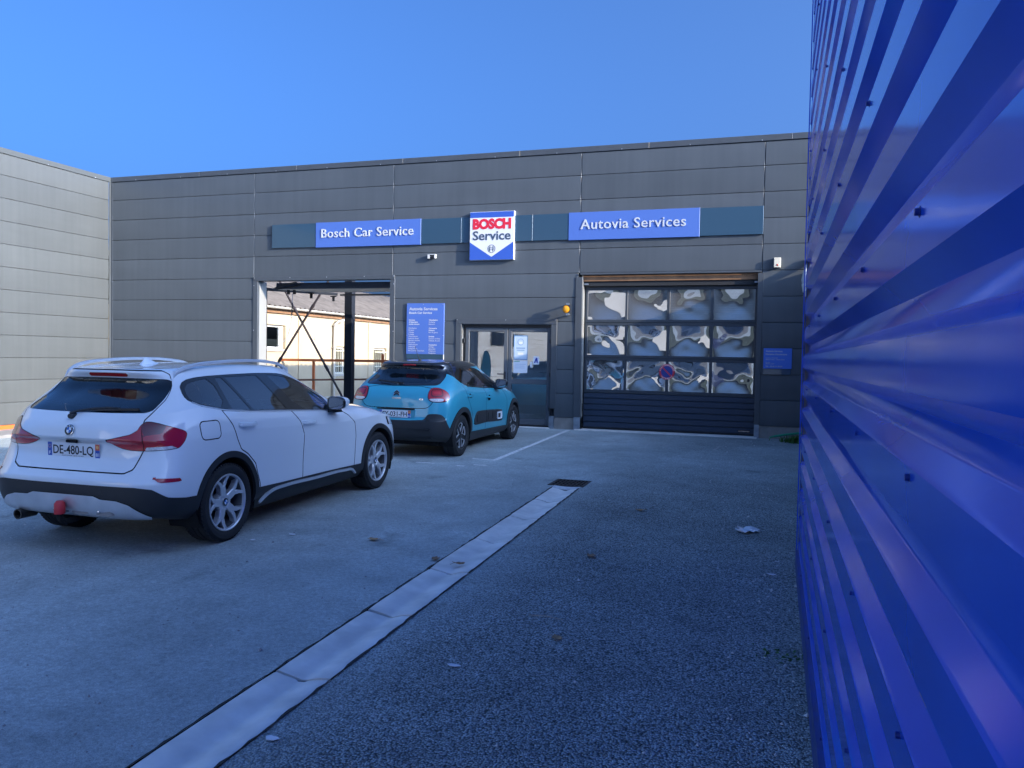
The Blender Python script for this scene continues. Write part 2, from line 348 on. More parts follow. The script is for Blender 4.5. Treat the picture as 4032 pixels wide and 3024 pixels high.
# trough centred on measured heights
off = (1.786 - (zs[0][4][1]+zs[0][5][1])/2) % PITCH
zs = [[(x, z+off-PITCH) for x, z in p] for p in zs]
def sheet(k0, k1, y0, y1, lap):
    pr = [q for k in range(k0, k1) for q in zs[k]]+[zs[k1][0]]; pr = [(x-lap, z) for x, z in pr if z > gz(.3, 0)-.05]; mb = MB()
    ysn = np.linspace(y0, y1, 25)
    for y in ysn:
        for x, z in pr: mb.v.append((x, y, z))
    m = len(pr)
    for j in range(len(ysn)-1):
        for i in range(m-1): a = j*m+i; mb.f.append([a, a+1, a+m+1, a+m])
    return mb
for n, k0 in enumerate(range(0, NP-5, 5)):
    if k0 == 0: obj('cladding_sheet', sheet(0, 5, -3.6, BY, 0), 'blue_cladding', bb, smooth=True)
    else: obj('cladding_sheet', sheet(k0, k0+5, -3.6, BY, .0012*(n % 2)), 'blue_cladding', bb, smooth=True)
ZT = zs[NP-5][0][1]
for k in range(1, NP-5):                    # foam closers in the open rib ends
    a = zs[k]; mb = MB(); pts = [(a[1][0]+.004, a[1][1]-.004), (a[3][0], a[3][1]), (a[4][0], a[4][1]), (a[5][0], a[5][1]), (a[6][0], a[6][1]), (BX+.004, zs[k+1][0][1]+.004)]
    q = [(BX+.012, a[1][1]-.012)]+[(BX+DEP+.03, a[1][1]-.012), (BX+DEP+.03, zs[k+1][0][1]+.01), (BX+.012, zs[k+1][0][1]+.01)]
    mb.prism(q, lambda p, d: (p[0], d, p[1]), BY+.001, BY+.02); obj('rib_closer', mb, 'foam_grey', bb)
obj('corner_flashing', MB().box(BX+.006, BX+.34, BY+.021, BY+.03, .0, ZT), 'blue_cladding', bb)
obj('corner_bead', MB().box(BX-.012, BX-.004, BY-.004, BY+.032, .0, ZT), 'blue_cladding', bb)
obj('base_flashing', MB().box(BX-.02, BX+.10, -3.6, BY-.1, -.14, .205).add([], []), 'blue_dirty', bb)
obj('roof_slab', MB().box(BX+.06, 14, -3.6, BY, ZT-.1, ZT+.05), 'blue_dirty', bb)
obj('end_wall', MB().box(BX+.06, 14, BY-.15, BY-.02, -.1, ZT-.1), 'blue_cladding', bb)
obj('back_wall', MB().box(13.8, 14, -3.6, BY-.16, -.1, ZT-.1), 'blue_cladding', bb)
obj('rear_wall', MB().box(BX+.06, 13.79, -3.6, -3.45, -.1, ZT-.1), 'blue_cladding', bb)
sm = MB(); 
def screw(y, z, x):
    mb = MB(); mb.lathe([(0, 0), (.0095, 0), (.0095, .002), (.0062, .0025), (.0062, .009), (0, .009)], lambda a, b, h: (x-h, y+a, z+b), 8); return mb
for k in range(2, NP-6, 2):
    zc = (zs[k][0][1]+zs[k][1][1])/2+.03
    for y in (1.45, 2.3, 3.3, 4.5, 5.8): obj('screw', screw(y+.07*math.sin(k*3.1), zc, BX+.001), 'blue_screw', bb, smooth=True)
# dust settled along one sheet lap
mat('dust_line', (.24, .22, .17), .95, var=(14, .5, 8)); rnd_ = random.Random(9)
kk_ = min(range(NP-5), key=lambda k: abs(zs[k][4][1]-1.10)); zx, zz_ = zs[kk_][4]; dm = MB(); ysn = np.linspace(.6, BY-.02, 120)
for y in ysn: w1 = rnd_.uniform(.0015, .006); dm.v += [(zx-.0025-.004*rnd_.random(), y, zz_+.001), (zx-.0022, y, zz_+.004+w1)]
for i in range(119): dm.f.append([2*i, 2*i+1, 2*i+3, 2*i+2])
tag(obj('dust_deposit', dm, 'dust_line', bb), kind='stuff')
# lower shed behind it (hidden by the blue wall, it shades the yard and the doors)
mat('shed_metal', (.12, .14, .17), .5, .2)
sh = thing('neighbour_shed', 'low grey metal shed standing beyond the blue building', 'shed', (6, 11, 0))
obj('wall', MB().box(1.6, 12, 6.9, 16.9, -.1, 3.60), 'shed_metal', sh); obj('roof', MB().box(1.55, 12.05, 6.85, 16.95, 3.601, 3.68), 'shed_metal', sh)
# ------------------------------------------------------------------ workshop facade
FY = 16.2
def panel_mat(name, col, rough=.42):
    m = mat(name, col, rough, .0, .45, var=(1.3, .05, 3), rnd=.07); t = m.node_tree; b = t.nodes['Principled BSDF']; L = t.links.new; N = t.nodes.new
    tc = N('ShaderNodeTexCoord'); mp = N('ShaderNodeMapping'); mp.inputs['Scale'].default_value = (.7, .7, 2.2); L(tc.outputs['Object'], mp.inputs[0])
    oi = N('ShaderNodeObjectInfo'); ad = N('ShaderNodeVectorMath'); ad.operation = 'ADD'; cx = N('ShaderNodeCombineXYZ'); ml = N('ShaderNodeMath'); ml.operation = 'MULTIPLY'; ml.inputs[1].default_value = 57
    L(oi.outputs['Random'], ml.inputs[0]); L(ml.outputs[0], cx.inputs[0]); L(mp.outputs[0], ad.inputs[0]); L(cx.outputs[0], ad.inputs[1])
    n = N('ShaderNodeTexNoise'); n.inputs['Scale'].default_value = 1.0; n.inputs['Detail'].default_value = 2; L(ad.outputs[0], n.inputs['Vector'])
    bp = N('ShaderNodeBump'); bp.inputs['Strength'].default_value = .5; bp.inputs['Distance'].default_value = .03; L(n.outputs['Fac'], bp.inputs['Height']); L(bp.outputs[0], b.inputs['Normal'])
    # faint rain streaks
    mp2 = N('ShaderNodeMapping'); mp2.inputs['Scale'].default_value = (9, 9, .35); L(tc.outputs['Object'], mp2.inputs[0]); n2 = N('ShaderNodeTexNoise'); n2.inputs['Scale'].default_value = 1.0; n2.inputs['Detail'].default_value = 4; L(mp2.outputs[0], n2.inputs['Vector'])
    mr = N('ShaderNodeMapRange'); mr.inputs[1].default_value = .3; mr.inputs[2].default_value = .75; mr.inputs[3].default_value = .95; mr.inputs[4].default_value = 1.09; L(n2.outputs['Fac'], mr.inputs[0])
    src = b.inputs['Base Color'].links[0].from_socket; mx = N('ShaderNodeMix'); mx.data_type = 'RGBA'; mx.blend_type = 'MULTIPLY'; mx.inputs[0].default_value = 1.0; L(src, mx.inputs[6]); L(mr.outputs[0], mx.inputs[7]); L(mx.outputs[2], b.inputs['Base Color'])
    return m
panel_mat('panel_grey', (.072, .084, .094)); mat('trim_grey', (.062, .072, .082), .4, .0, .5, var=(6, .08)); mat('joint_dark', (.02, .022, .025), .8)
mat('joint_strip', (.13, .145, .155), .5); mat('screw_head', (.45, .46, .48), .35, .6)
concrete('plinth_concrete', (.26, .245, .22), 1.2); mat('galvanised', (.30, .34, .38), .45, .7, var=(9, .25)); mat('interior_dark', (.03, .032, .035), .9); mat('office_white', (.8, .8, .78), .7); mat('interior_floor', (.10, .10, .10), .6, var=(2, .2))
wb = thing('workshop_building', 'dark grey panel-clad car workshop with glass entrance and glazed sectional door', 'building', (-6, FY, .2))
ROWS = [5.88]+[5.42-.4985*i for i in range(11)]
def inset_poly(p, c):
    n = len(p); out = []
    for i in range(n):
        a, b, d = Vector(p[i-1]), Vector(p[i]), Vector(p[(i+1)%n]); e1 = (b-a).normalized(); e2 = (d-b).normalized()
        n1 = Vector((-e1.y, e1.x)); n2 = Vector((-e2.y, e2.x)); out.append(tuple(b+(n1+n2)*c if abs(e1.dot(e2)) < .9 else b+n1*c))
    return out
def panel(poly, fn, th=.06, c=.009):
    q = inset_poly(poly, c); n = len(poly); mb = MB()
    if n == 4:                                   # plain panel: the skin bows out a little
        xs_ = [p[0] for p in q]; zs_ = [p[1] for p in q]; x0_, x1_, z0_, z1_ = min(xs_), max(xs_), min(zs_), max(zs_); nz_ = 10
        for j in range(nz_+1):
            t_ = j/nz_; d_ = -.007*(1-(2*t_-1)**2)
            for x_ in (x0_, x1_): mb.v.append(fn((x_, z0_+(z1_-z0_)*t_), d_))
        mb.f = [[2*j, 2*j+1, 2*j+3, 2*j+2] for j in range(nz_)]; o_ = len(mb.v)
        ring0 = [(x0_, z0_), (x1_, z0_), (x1_, z1_), (x0_, z1_)]; X0_, X1_, Z0_, Z1_ = min(p[0] for p in poly), max(p[0] for p in poly), min(p[1] for p in poly), max(p[1] for p in poly); ring1 = [(X0_, Z0_), (X1_, Z0_), (X1_, Z1_), (X0_, Z1_)]
        mb.v += [fn(p, 0) for p in ring0]+[fn(p, c) for p in ring1]+[fn(p, th) for p in ring1]
        for r_ in (0, 4): mb.f += [[o_+r_+i, o_+r_+4+i, o_+r_+4+(i+1)%4, o_+r_+(i+1)%4] for i in range(4)]
        for s_ in (0, 1): mb.f.append([2*j+s_ for j in range(nz_+1)])
        return mb
    mb.v = [fn(p, 0) for p in q]+[fn(p, c) for p in poly]+[fn(p, th) for p in poly]
    mb.f = [list(range(n))]+[[i, i+n, (i+1)%n+n, (i+1)%n] for i in range(n)]+[[i+n, i+2*n, (i+1)%n+2*n, (i+1)%n+n] for i in range(n)]; return mb
OPEN = [(-11.72, -8.10, 3.43), (-6.55, -4.36, 2.46), (-3.90, -.285, 3.40)]
COLS = [(-15.98, -11.74), (-11.74, -8.12), (-8.12, -3.87), (-3.87, -.285), (-.285, 4.2)]
G = .0018; ff = lambda p, d: (p[0], FY+d, p[1])
for (xa, xb) in COLS:
    for k in range(len(ROWS)-1):
        zt, zb = ROWS[k], ROWS[k+1]; segs = [(xa+G, xb-G, zb+G)]        # (x0, x1, lower edge)
        for (oa, ob, ot) in OPEN:
            if ot <= zb: continue
            new = []
            for (s0, s1, low) in segs:
                if ob <= s0 or oa >= s1: new.append((s0, s1, low)); continue
                if oa > s0+.01: new.append((s0, min(oa, s1), low))
                if ot < zt-.03: new.append((max(s0, oa), min(s1, ob), ot))
                if ob < s1-.01: new.append((max(ob, s0), s1, low))
            segs = new
        # merge neighbours into one notched panel
        groups = []
        for s in segs:
            if groups and abs(groups[-1][-1][1]-s[0]) < 1e-6: groups[-1].append(s)
            else: groups.append([s])
        for gr in groups:
            poly = []
            for (s0, s1, low) in gr: poly += [(s0, low), (s1, low)]
            poly += [(gr[-1][1], zt-G), (gr[0][0], zt-G)]
            cl = [p for i, p in enumerate(poly) if i == 0 or p != poly[i-1]]
            obj('wall_panel', panel(cl, ff), 'panel_grey', wb, smooth=True)
obj('wall_backing', MB().box(-16, -11.70, FY+.052, FY+.2, -.3, 5.9).box(-11.7, 4.2, FY+.053, FY+.2, 3.44, 5.899).box(-8.12, -6.52, FY+.0535, FY+.2, .2, 3.439).box(-6.519, -4.39, FY+.0535, FY+.2, 2.47, 3.439).box(-4.389, -3.88, FY+.0535, FY+.2, .2, 3.439).box(-.30, 4.2, FY+.0535, FY+.2, .2, 3.439), 'joint_dark', wb)
for x in (-11.74, -8.12, -3.87, -.285): obj('joint_strip', MB().box(x-.0035, x+.0035, FY+.012, FY+.05, 3.44 if x > -12 else 3.44, 5.875), 'joint_strip', wb)
xs = [-16.0, -13.3, -10.6, -7.9, -5.2, -2.5, .2, 2.9, 4.2]
for a, b in zip(xs[:-1], xs[1:]): obj('parapet_cap', MB().cbox(a+.002, b-.002, FY-.02, FY+.24, 5.885, 6.0, .004), 'trim_grey', wb)
for x in [-15.2+1.35*i for i in range(14)]:
    obj('screw', MB().lathe([(0, 0), (.011, 0), (.011, .004), (0, .007)], lambda a, b, h: (x+a, FY-.02-h, 5.90+b), 8), 'screw_head', wb)
obj('corner_trim', MB().box(-16.0, -15.93, FY-.012, FY-.002, -.3, 5.883), 'trim_grey', wb)
# plinth and legs
for a_, b_ in ((-8.1, -6.5), (-4.40, -3.80), (-.33, 4.2), (-16, -11.7)): obj('plinth', MB().box(a_, b_, FY+.02, FY+.19, -.6 if a_ < -15 else -.1, .437), 'plinth_concrete', wb)
for x0, x1 in ((-3.935, -3.80), (-.355, -.262), (-4.47, -4.36), (.92, 1.0)): obj('steel_leg', MB().box(x0, x1, FY-.005, FY+.17, .1, .458), 'galvanised', wb)
# ---- framed opening on the left
def trim(parts, par, name='opening_trim', m='trim_grey'):
    for q in parts: obj(name, MB().cbox(*q, .004), m, par)
trim([(-11.755, -8.065, FY-.022, FY-.003, 3.36, 3.452), (-11.76, -11.63, FY-.018, FY+.05, .0, 3.358), (-8.18, -8.06, FY-.018, FY+.05, .0, 3.358)], wb)
mat('reveal_sunlit', (.26, .265, .255), .5, .1)  # paler copy of the trim: sunlight on the sun-facing reveals put into colour
obj('opening_reveal', MB().box(-11.66, -11.631, FY+.051, FY+.34, .0, 3.357), 'reveal_sunlit', wb); obj('opening_reveal', MB().box(-8.179, -8.15, FY+.051, FY+.34, .0, 3.357), 'trim_grey', wb); obj('opening_reveal', MB().box(-11.66, -8.15, FY+.051, FY+.24, 3.361, 3.40), 'trim_grey', wb)
for x in (-11.72, -10.75, -9.78, -8.82, -8.10): obj('screw', MB().lathe([(0, 0), (.011, 0), (.011, .004), (0, .007)], lambda a, b, h: (x+a, FY-.022-h, 3.425+b), 8), 'screw_head', wb)
for z in (1.1, 2.2, 3.25):
    for x in (-11.735, -8.09): obj('screw', MB().lathe([(0, 0), (.011, 0), (.011, .004), (0, .007)], lambda a, b, h: (x+a, FY-.018-h, z+b), 8), 'screw_head', wb)
# raised sectional door hanging on its tracks behind that opening
mat('door_sky_tint', (.040, .055, .085), .35, .0, .5); mat('cream_and_bounce', (.62, .55, .45), .6); mat('track_dark', (.03, .032, .036), .5, .5)  # warm bounce under the raised door and sky blue on its ribs are painted in
rd = thing('raised_sectional_door', 'sectional door raised overhead on dark tracks inside the open bay', 'door', (-9.9, 16.9, 3.2))
for i in range(5): obj('door_rib', MB().cbox(-11.52, -8.2, 16.74+.006*i, 16.79, 3.215+.03*i, 3.243+.03*i, .006), 'door_sky_tint', rd)
for i in range(3): obj('door_section', MB().add([(-11.5, 16.80+.62*i, 3.20+.03*i), (-8.2, 16.80+.62*i, 3.20+.03*i), (-8.2, 17.40+.62*i, 3.228+.03*i), (-11.5, 17.40+.62*i, 3.228+.03*i)]+[(-11.5, 16.80+.62*i, 3.245+.03*i), (-8.2, 16.80+.62*i, 3.245+.03*i), (-8.2, 17.40+.62*i, 3.27+.03*i), (-11.5, 17.40+.62*i, 3.27+.03*i)], [(0,1,2,3),(4,5,6,7),(0,1,5,4),(1,2,6,5),(2,3,7,6),(3,0,4,7)]), 'cream_and_bounce', rd)
for x in (-11.70, -8.13): obj('track', MB().bar((x, 16.55, 3.2), (x, 19.9, 3.34), .05, .07), 'track_dark', rd); obj('track_upright', MB().box(x-.03, x+.03, 16.56, 16.62, .1, 3.2), 'track_dark', rd)
obj('rear_bar', MB().box(-11.6, -8.15, 19.9, 19.95, 3.30, 3.345), 'track_dark', rd)
for x, y in ((-11.3, 16.95), (-11.45, 18.2), (-11.45, 19.3), (-11.1, 16.9)): obj('bracket', MB().box(x-.03, x+.03, y-.02, y+.02, 3.10, 3.24).box(x-.09, x+.09, y-.015, y+.015, 3.22, 3.25), 'track_dark', rd)
obj('spring_bracket', MB().tube([(-11.45, 16.6, 3.22), (-11.2, 16.62, 3.30), (-10.9, 16.66, 3.36), (-10.8, 16.7, 3.30), (-11.1, 16.68, 3.24), (-11.45, 16.62, 3.20)], .022, 6), 'track_dark', rd)
obj('pull_cord', MB().tube([(-11.15, 16.9, 3.12), (-11.16, 16.9, 2.9), (-11.17, 16.9, 2.65), (-11.2, 16.9, 2.3), (-11.3, 16.9, 2.05), (-11.5, 16.9, 1.86), (-11.64, 16.88, 1.8)], .007, 6), 'screw_head', rd)
obj('cord_handle', MB().tube([(-11.155, 16.9, 2.9), (-11.168, 16.9, 2.6)], .014, 6), 'track_dark', rd)
# steel post with cross bracing behind
mat('steel_black', (.022, .026, .034), .45, .3); mat('rod_brown', (.05, .04, .042), .5, .3)
cf = thing('braced_steel_frame', 'dark steel post with crossed bracing rods in the yard behind the open bay', 'steel frame', (-11.63, 20.5, .2))
obj('post', MB().box(-11.74, -11.51, 20.4, 20.6, .0, 4.1), 'steel_black', cf); obj('post', MB().box(-15.0, -14.8, 20.4, 20.6, -.2, 4.1), 'steel_black', cf); obj('beam', MB().box(-15.0, -11.5, 20.42, 20.58, 4.101, 4.3), 'steel_black', cf)
for a, b in (((-14.15, 20.5, 4.08), (-11.72, 20.5, .25)), ((-12.1, 20.46, 4.08), (-14.55, 20.46, .55))):
    a, b = Vector(a), Vector(b); obj('bracing_rod', MB().tube([a, b], .033, 8), 'rod_brown', cf, smooth=True)
    for t in (.28, .72): obj('turnbuckle', MB().tube([a.lerp(b, t), a.lerp(b, t+.035)], .047, 8), 'rod_brown', cf, smooth=True)

# ---- glass entrance
mat('frame_grey', (.085, .10, .115), .38, .0, .5); mat('frame_black', (.018, .02, .024), .4)
trim([(-6.585, -4.325, FY-.022, FY-.003, 2.372, 2.484), (-6.59, -6.46, FY-.018, FY+.05, .2, 2.370), (-4.45, -4.325, FY-.018, FY+.05, .62, 2.370)], wb, 'entrance_trim')
obj('entrance_reveal', MB().box(-6.49, -6.461, FY+.051, FY+.16, .2, 2.37), 'reveal_sunlit', wb)
for x in (-6.56, -5.45, -4.36): obj('screw', MB().lathe([(0, 0), (.010, 0), (.010, .004), (0, .007)], lambda a, b, h: (x+a, FY-.022-h, 2.46+b), 8), 'screw_head', wb)
DY = FY+.10; glass('door_glass', (.90, .93, .93), 1.5, boost=.10)
ed = obj('entrance_frame', MB().box(-6.45, -6.40, DY, DY+.06, .21, 2.369).box(-4.47, -4.42, DY, DY+.06, .21, 2.369).box(-6.399, -4.471, DY, DY+.06, 2.30, 2.368).box(-6.399, -4.471, DY, DY+.06, .19, .245), 'frame_black', wb)
def leaf(x0, x1, ztop, rail, name):
    lf = MB(); sw = .085; z0 = .25
    lf.cbox(x0, x0+sw, DY-.02, DY+.045, z0, ztop, .006); lf.cbox(x1-sw, x1, DY-.02, DY+.045, z0, ztop, .006); lf.cbox(x0+sw, x1-sw, DY-.019, DY+.044, ztop-sw, ztop, .006); lf.cbox(x0+sw, x1-sw, DY-.019, DY+.044, z0, z0+.13, .006)
    if rail: lf.cbox(x0+sw, x1-sw, DY-.019, DY+.044, rail-.055, rail+.055, .006)
    L = obj('door_leaf', lf, 'frame_grey', wb)
    for a, b in ([(z0+.13, rail-.055), (rail+.055, ztop-sw)] if rail else [(z0+.13, ztop-sw)]): obj('pane', MB().box(x0+sw-.005, x1-sw+.005, DY+.008, DY+.014, a-.005, b+.005), 'door_glass', L)
    return L
l1 = leaf(-6.395, -5.43, 2.295, None, 'l'); l2 = leaf(-5.42, -4.475, 2.295, 1.16, 'r')
for lf_, x in ((l1, -6.42), (l2, -4.46)):
    for z in (.55, 1.28, 1.98): obj('hinge', MB().box(x-.04, x+.04, DY-.035, DY-.021, z, z+.08).tube([(x, DY-.045, z-.01), (x, DY-.045, z+.09)], .014, 8), 'frame_black', lf_)
obj('handle', MB().box(-5.50, -5.465, DY-.028, DY-.021, 1.17, 1.36).tube([(-5.48, DY-.03, 1.31), (-5.48, DY-.07, 1.31), (-5.64, DY-.07, 1.31)], .011, 8), 'frame_black', l1)
# posters stuck inside the right leaf
mat('paper_white', (.78, .80, .82), .6); mat('paper_blue', (.30, .45, .62), .6); mat('paper_green', (.25, .5, .35), .6); mat('ink_blue', (.02, .05, .35), .5)
def sheet_thing(name, label, x0, x1, z0, z1, y, marks, m='paper_white', cat='notice'):
    t_ = thing(name, label, cat, ((x0+x1)/2, y, z0)); o = obj('sheet', MB().box(x0, x1, y, y+.002, z0, z1), m, t_)
    for (a, b, c, d, mm) in marks: obj('printed_block', MB().box(x0+a*(x1-x0), x0+b*(x1-x0), y-.001, y-.0002, z0+c*(z1-z0), z0+d*(z1-z0)), mm, t_)
    return t_
PY = DY+.003
mat('paper_pale_blue', (.52, .64, .74), .6); mat('paper_edge', (.16, .30, .48), .6)
pn = sheet_thing('safety_notice', 'pale blue notice with a masked face drawing taped to the glass door', -5.30, -4.99, 1.62, 2.14, PY, [(0, .05, 0, 1, 'paper_edge'), (.95, 1, 0, 1, 'paper_edge'), (.05, .95, .96, 1, 'paper_edge'), (.05, .95, 0, .04, 'paper_edge'), (.18, .82, .46, .50, 'paper_edge'), (.22, .78, .38, .41, 'paper_edge'), (.3, .7, .2, .3, 'paper_white')], 'paper_pale_blue')
obj('face_outline', MB().lathe([(.062, 0), (.070, 0), (.070, .001), (.062, .001)], lambda a, b, h: (-5.145+a, PY-.001-h, 2.0+b), 20), 'paper_edge', pn); obj('face_mask', MB().box(-5.185, -5.105, PY-.0018, PY-.0005, 1.955, 2.005), 'paper_white', pn)
sheet_thing('opening_notice', 'small pale notice with a green heading taped under the blue one', -5.30, -4.99, 1.34, 1.605, PY, [(.05, .45, .9, .97, 'paper_green'), (.1, .9, .7, .72, 'paper_edge'), (.1, .8, .55, .57, 'paper_edge'), (.1, .85, .4, .42, 'paper_edge')])
m_ = thing('door_sticker', 'small white square sticker with a dark blue arrow emblem on the glass door', 'sticker', (-4.78, PY, 1.52)); obj('sheet', MB().prism(rrect(-4.86, -4.73, 1.53, 1.70, .015), lambda p, d: (p[0], d, p[1]), PY, PY+.002), 'paper_white', m_)
obj('emblem', MB().prism([(-4.845, 1.56), (-4.815, 1.56), (-4.80, 1.62), (-4.785, 1.56), (-4.755, 1.56), (-4.775, 1.67), (-4.805, 1.67)], lambda p, d: (p[0], d, p[1]), PY-.0015, PY-.0005), 'ink_blue', m_)
sheet_thing('stacked_cards', 'two small cream cards taped beside the sticker on the glass door', -4.93, -4.86, 1.46, 1.60, PY, [(.0, .5, .0, .9, 'paper_white')], 'cream_and_bounce', 'card')
# reception counter inside
mat('counter_white', (.80, .86, .84), .5, var=(4, .04)); mat('counter_line', (.35, .4, .4), .6)
cn = thing('reception_counter', 'pale perforated reception counter behind the glass entrance door', 'counter', (-5.1, 17.5, .25))
for z0, z1 in ((.21, .31), (.315, .655), (.66, .99), (.995, 1.15)): obj('front_board', MB().cbox(-6.9, -4.88, 18.35, 18.38, z0, z1, .004), 'counter_white', cn)
obj('counter_top', MB().box(-7.0, -4.86, 18.28, 19.0, 1.151, 1.20), 'counter_white', cn); obj('side_board', MB().box(-4.91, -4.88, 18.381, 19.0, .21, 1.15), 'counter_white', cn); obj('upper_shelf', MB().box(-6.9, -4.94, 18.6, 18.95, 1.201, 1.36), 'counter_white', cn)
bt = thing('sanitiser_bottle', 'pale green pump bottle standing on the reception counter', 'bottle', (-5.02, 18.42, 1.20)); mat('bottle_green', (.45, .65, .58), .3); 
obj('bottle_body', MB().lathe([(0, 0), (.036, 0), (.038, .01), (.038, .17), (.015, .20), (.015, .215), (0, .215)], lambda a, b, h: (-5.02+a, 18.42+b, 1.20+h), 14), 'bottle_green', bt, smooth=True)
obj('pump', MB().tube([(-5.02, 18.42, 1.41), (-5.02, 18.42, 1.47), (-5.09, 18.41, 1.475)], .008, 8), 'paper_white', bt)
cb = thing('card_box', 'small pale card box on the reception counter', 'box', (-5.31, 18.4, 1.20)); obj('box_body', MB().cbox(-5.38, -5.24, 18.36, 18.44, 1.20, 1.28, .004), 'paper_white', cb); obj('box_lid', MB().box(-5.045, -4.935, 17.39, 18.425, 1.331, 1.345), 'counter_line', cb)
# hall behind: floor, ceiling, walls
obj('hall_floor', MB().box(-8.0, 4.2, FY+.21, 34, .15, .205), 'interior_floor', wb); obj('hall_wall', MB().box(-8.0, -7.85, FY+.21, 34, .206, 3.6), 'plinth_concrete', wb); obj('hall_wall', MB().box(4.0, 4.2, FY+.21, 34, .206, 3.6), 'interior_dark', wb); obj('hall_wall', MB().box(-7.84, 3.99, 33.8, 34, .206, 3.6), 'interior_dark', wb)
obj('partition', MB().box(-4.2, -4.1, FY+.21, 33.7, .206, 3.6), 'interior_dark', wb); obj('office_back_wall', MB().box(-7.84, -4.21, 20.5, 20.6, .206, 3.6), 'office_white', wb); mat('bounce_floor_tone', (.65, .65, .62), .4); obj('office_floor', MB().box(-7.79, -4.26, FY+.22, 20.49, .2055, .212), 'bounce_floor_tone', wb); obj('office_side_wall', MB().box(-7.84, -7.80, FY+.21, 20.49, .206, 3.6), 'office_white', wb); obj('office_side_wall', MB().box(-4.25, -4.205, FY+.21, 20.49, .206, 3.6), 'office_white', wb)  # pale office floor and white walls added to bounce light onto the counter
rf = MB(); nn = 120
for k in range(nn+1):
    y = FY+.21+(34.2-FY-.21)*k/nn*1.0
for j in range(2):
    for k in range(nn*2+1): y = 20.3+13.8*k/(nn*2); rf.v.append(((-8.1, 4.3)[j], y, 3.66+.03*math.sin(y*2*math.pi/.30)))
m2 = nn*2+1
for k in range(m2-1): rf.f.append([k, k+1, m2+k+1, m2+k])
obj('hall_roof', rf, 'shed_metal', wb); obj('bay_roof', MB().box(-4.2, 4.3, FY+.21, 20.29, 3.601, 3.66), 'shed_metal', wb); glass('added_skylight_glass', (.85, .88, .9), 1.5); obj('added_skylight', MB().box(-8.0, -4.201, FY+.21, 20.29, 3.602, 3.61), 'added_skylight_glass', wb)  # the office skylight is invented, an unseen opening that lets daylight onto the counter

# ---- glazed sectional garage door
GY = 16.4
obj('door_reveal', MB().box(-3.83, -3.801, FY+.051, GY+.02, .46, 3.385), 'reveal_sunlit', wb); obj('door_reveal', MB().box(-.356, -.33, FY+.051, GY+.02, .46, 3.385), 'trim_grey', wb)
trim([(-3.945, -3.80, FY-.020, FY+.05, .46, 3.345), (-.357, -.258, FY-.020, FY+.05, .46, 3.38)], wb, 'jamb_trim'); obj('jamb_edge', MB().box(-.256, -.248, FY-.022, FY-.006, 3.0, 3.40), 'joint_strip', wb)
trim([(-3.85, -.29, FY-.03, FY-.003, 3.388, 3.425)], wb, 'head_trim')
mat('beam_wood', (.22, .115, .055), .7, var=(5, .35, 8)); obj('wood_beam', MB().box(-3.80, -.357, FY+.06, FY+.17, 3.262, 3.385), 'beam_wood', wb)
obj('head_seal', MB().box(-3.80, -.357, FY+.09, GY+.10, 3.165, 3.26), 'joint_dark', wb)
obj('threshold', MB().box(-3.9, -.30, FY-.10, GY+.3, .02, .212), 'channel_concrete', wb); obj('door_step', MB().box(-6.55, -4.45, FY-.04, DY+.3, .02, .209), 'channel_concrete', wb)
COLX = [(-3.725, -2.945), (-2.895, -2.10), (-2.04, -1.245), (-1.185, -.40)]; ROWZ = [(2.485, 3.085), (1.755, 2.36), (1.04, 1.64)]
SEC = [(2.425, 3.16), (1.70, 2.42), (.97, 1.695)]
mat('door_frame_grey', (.036, .046, .058), .36, .0, .5, var=(3, .06)); mat('door_slat_blue', (.026, .042, .072), .38, .0, .5, var=(3, .07), bump=(300, .05, .001))
def acrylic(name):
    m = glass(name, (.30, .29, .28), 1.5, boost=.30); t = m.node_tree; o = [n for n in t.nodes if n.type == 'OUTPUT_MATERIAL'][0]; src = o.inputs[0].links[0].from_socket
    df = t.nodes.new('ShaderNodeBsdfDiffuse'); df.inputs[0].default_value = (.75, .75, .74, 1); mx = t.nodes.new('ShaderNodeMixShader'); mx.inputs[0].default_value = .10     # dusty, scratched plastic
    t.links.new(src, mx.inputs[1]); t.links.new(df.outputs[0], mx.inputs[2]); t.links.new(mx.outputs[0], o.inputs[0]); return m
acrylic('acrylic'); prn = random.Random(3)
def pane_mesh(x0, x1, z0, z1, row, col):
    W, Hh = x1-x0, z1-z0; amp = (.012, .022, .020)[row]*prn.uniform(.85, 1.15); ph = [prn.uniform(0, 6.28) for _ in range(8)]; kk = (.0004, .0011, .0034)[row]*prn.uniform(.6, 1.5)+(.0007 if col > 1 else 0)
    def f(a, b):
        e = math.sin(a*math.pi)*math.sin(b*math.pi); d = amp*e
        d += kk*e*(math.sin(7*a+ph[0]+3*math.sin(4*b+ph[1]))+math.sin(9*b+ph[2]+2.5*math.sin(5*a+ph[3]))+.6*math.sin(17*a+ph[4])*math.sin(13*b+ph[5]))
        return (x0+a*W, GY+.012+d, z0+b*Hh)
    return MB().grid(f, 36, 28)
for r_, ((s0, s1), (z0, z1)) in enumerate(zip(SEC, ROWZ)):
    f_ = MB(); X0, X1 = -3.78, -.345
    f_.cbox(X0, X1, GY-.012, GY+.03, z1, s1, .005).cbox(X0, X1, GY-.012, GY+.03, s0, z0, .005)
    edges = [X0]+[q for c in COLX for q in c]+[X1]
    for a, b in zip(edges[0::2], edges[1::2]): f_.cbox(a, b, GY-.010, GY+.03, z0, z1, .004)
    fo = obj('door_section', f_, 'door_frame_grey', wb)
    for c_, (a, b) in enumerate(COLX): obj('pane', pane_mesh(a-.004, b+.004, z0-.004, z1+.004, r_, c_), 'acrylic', fo, smooth='all')
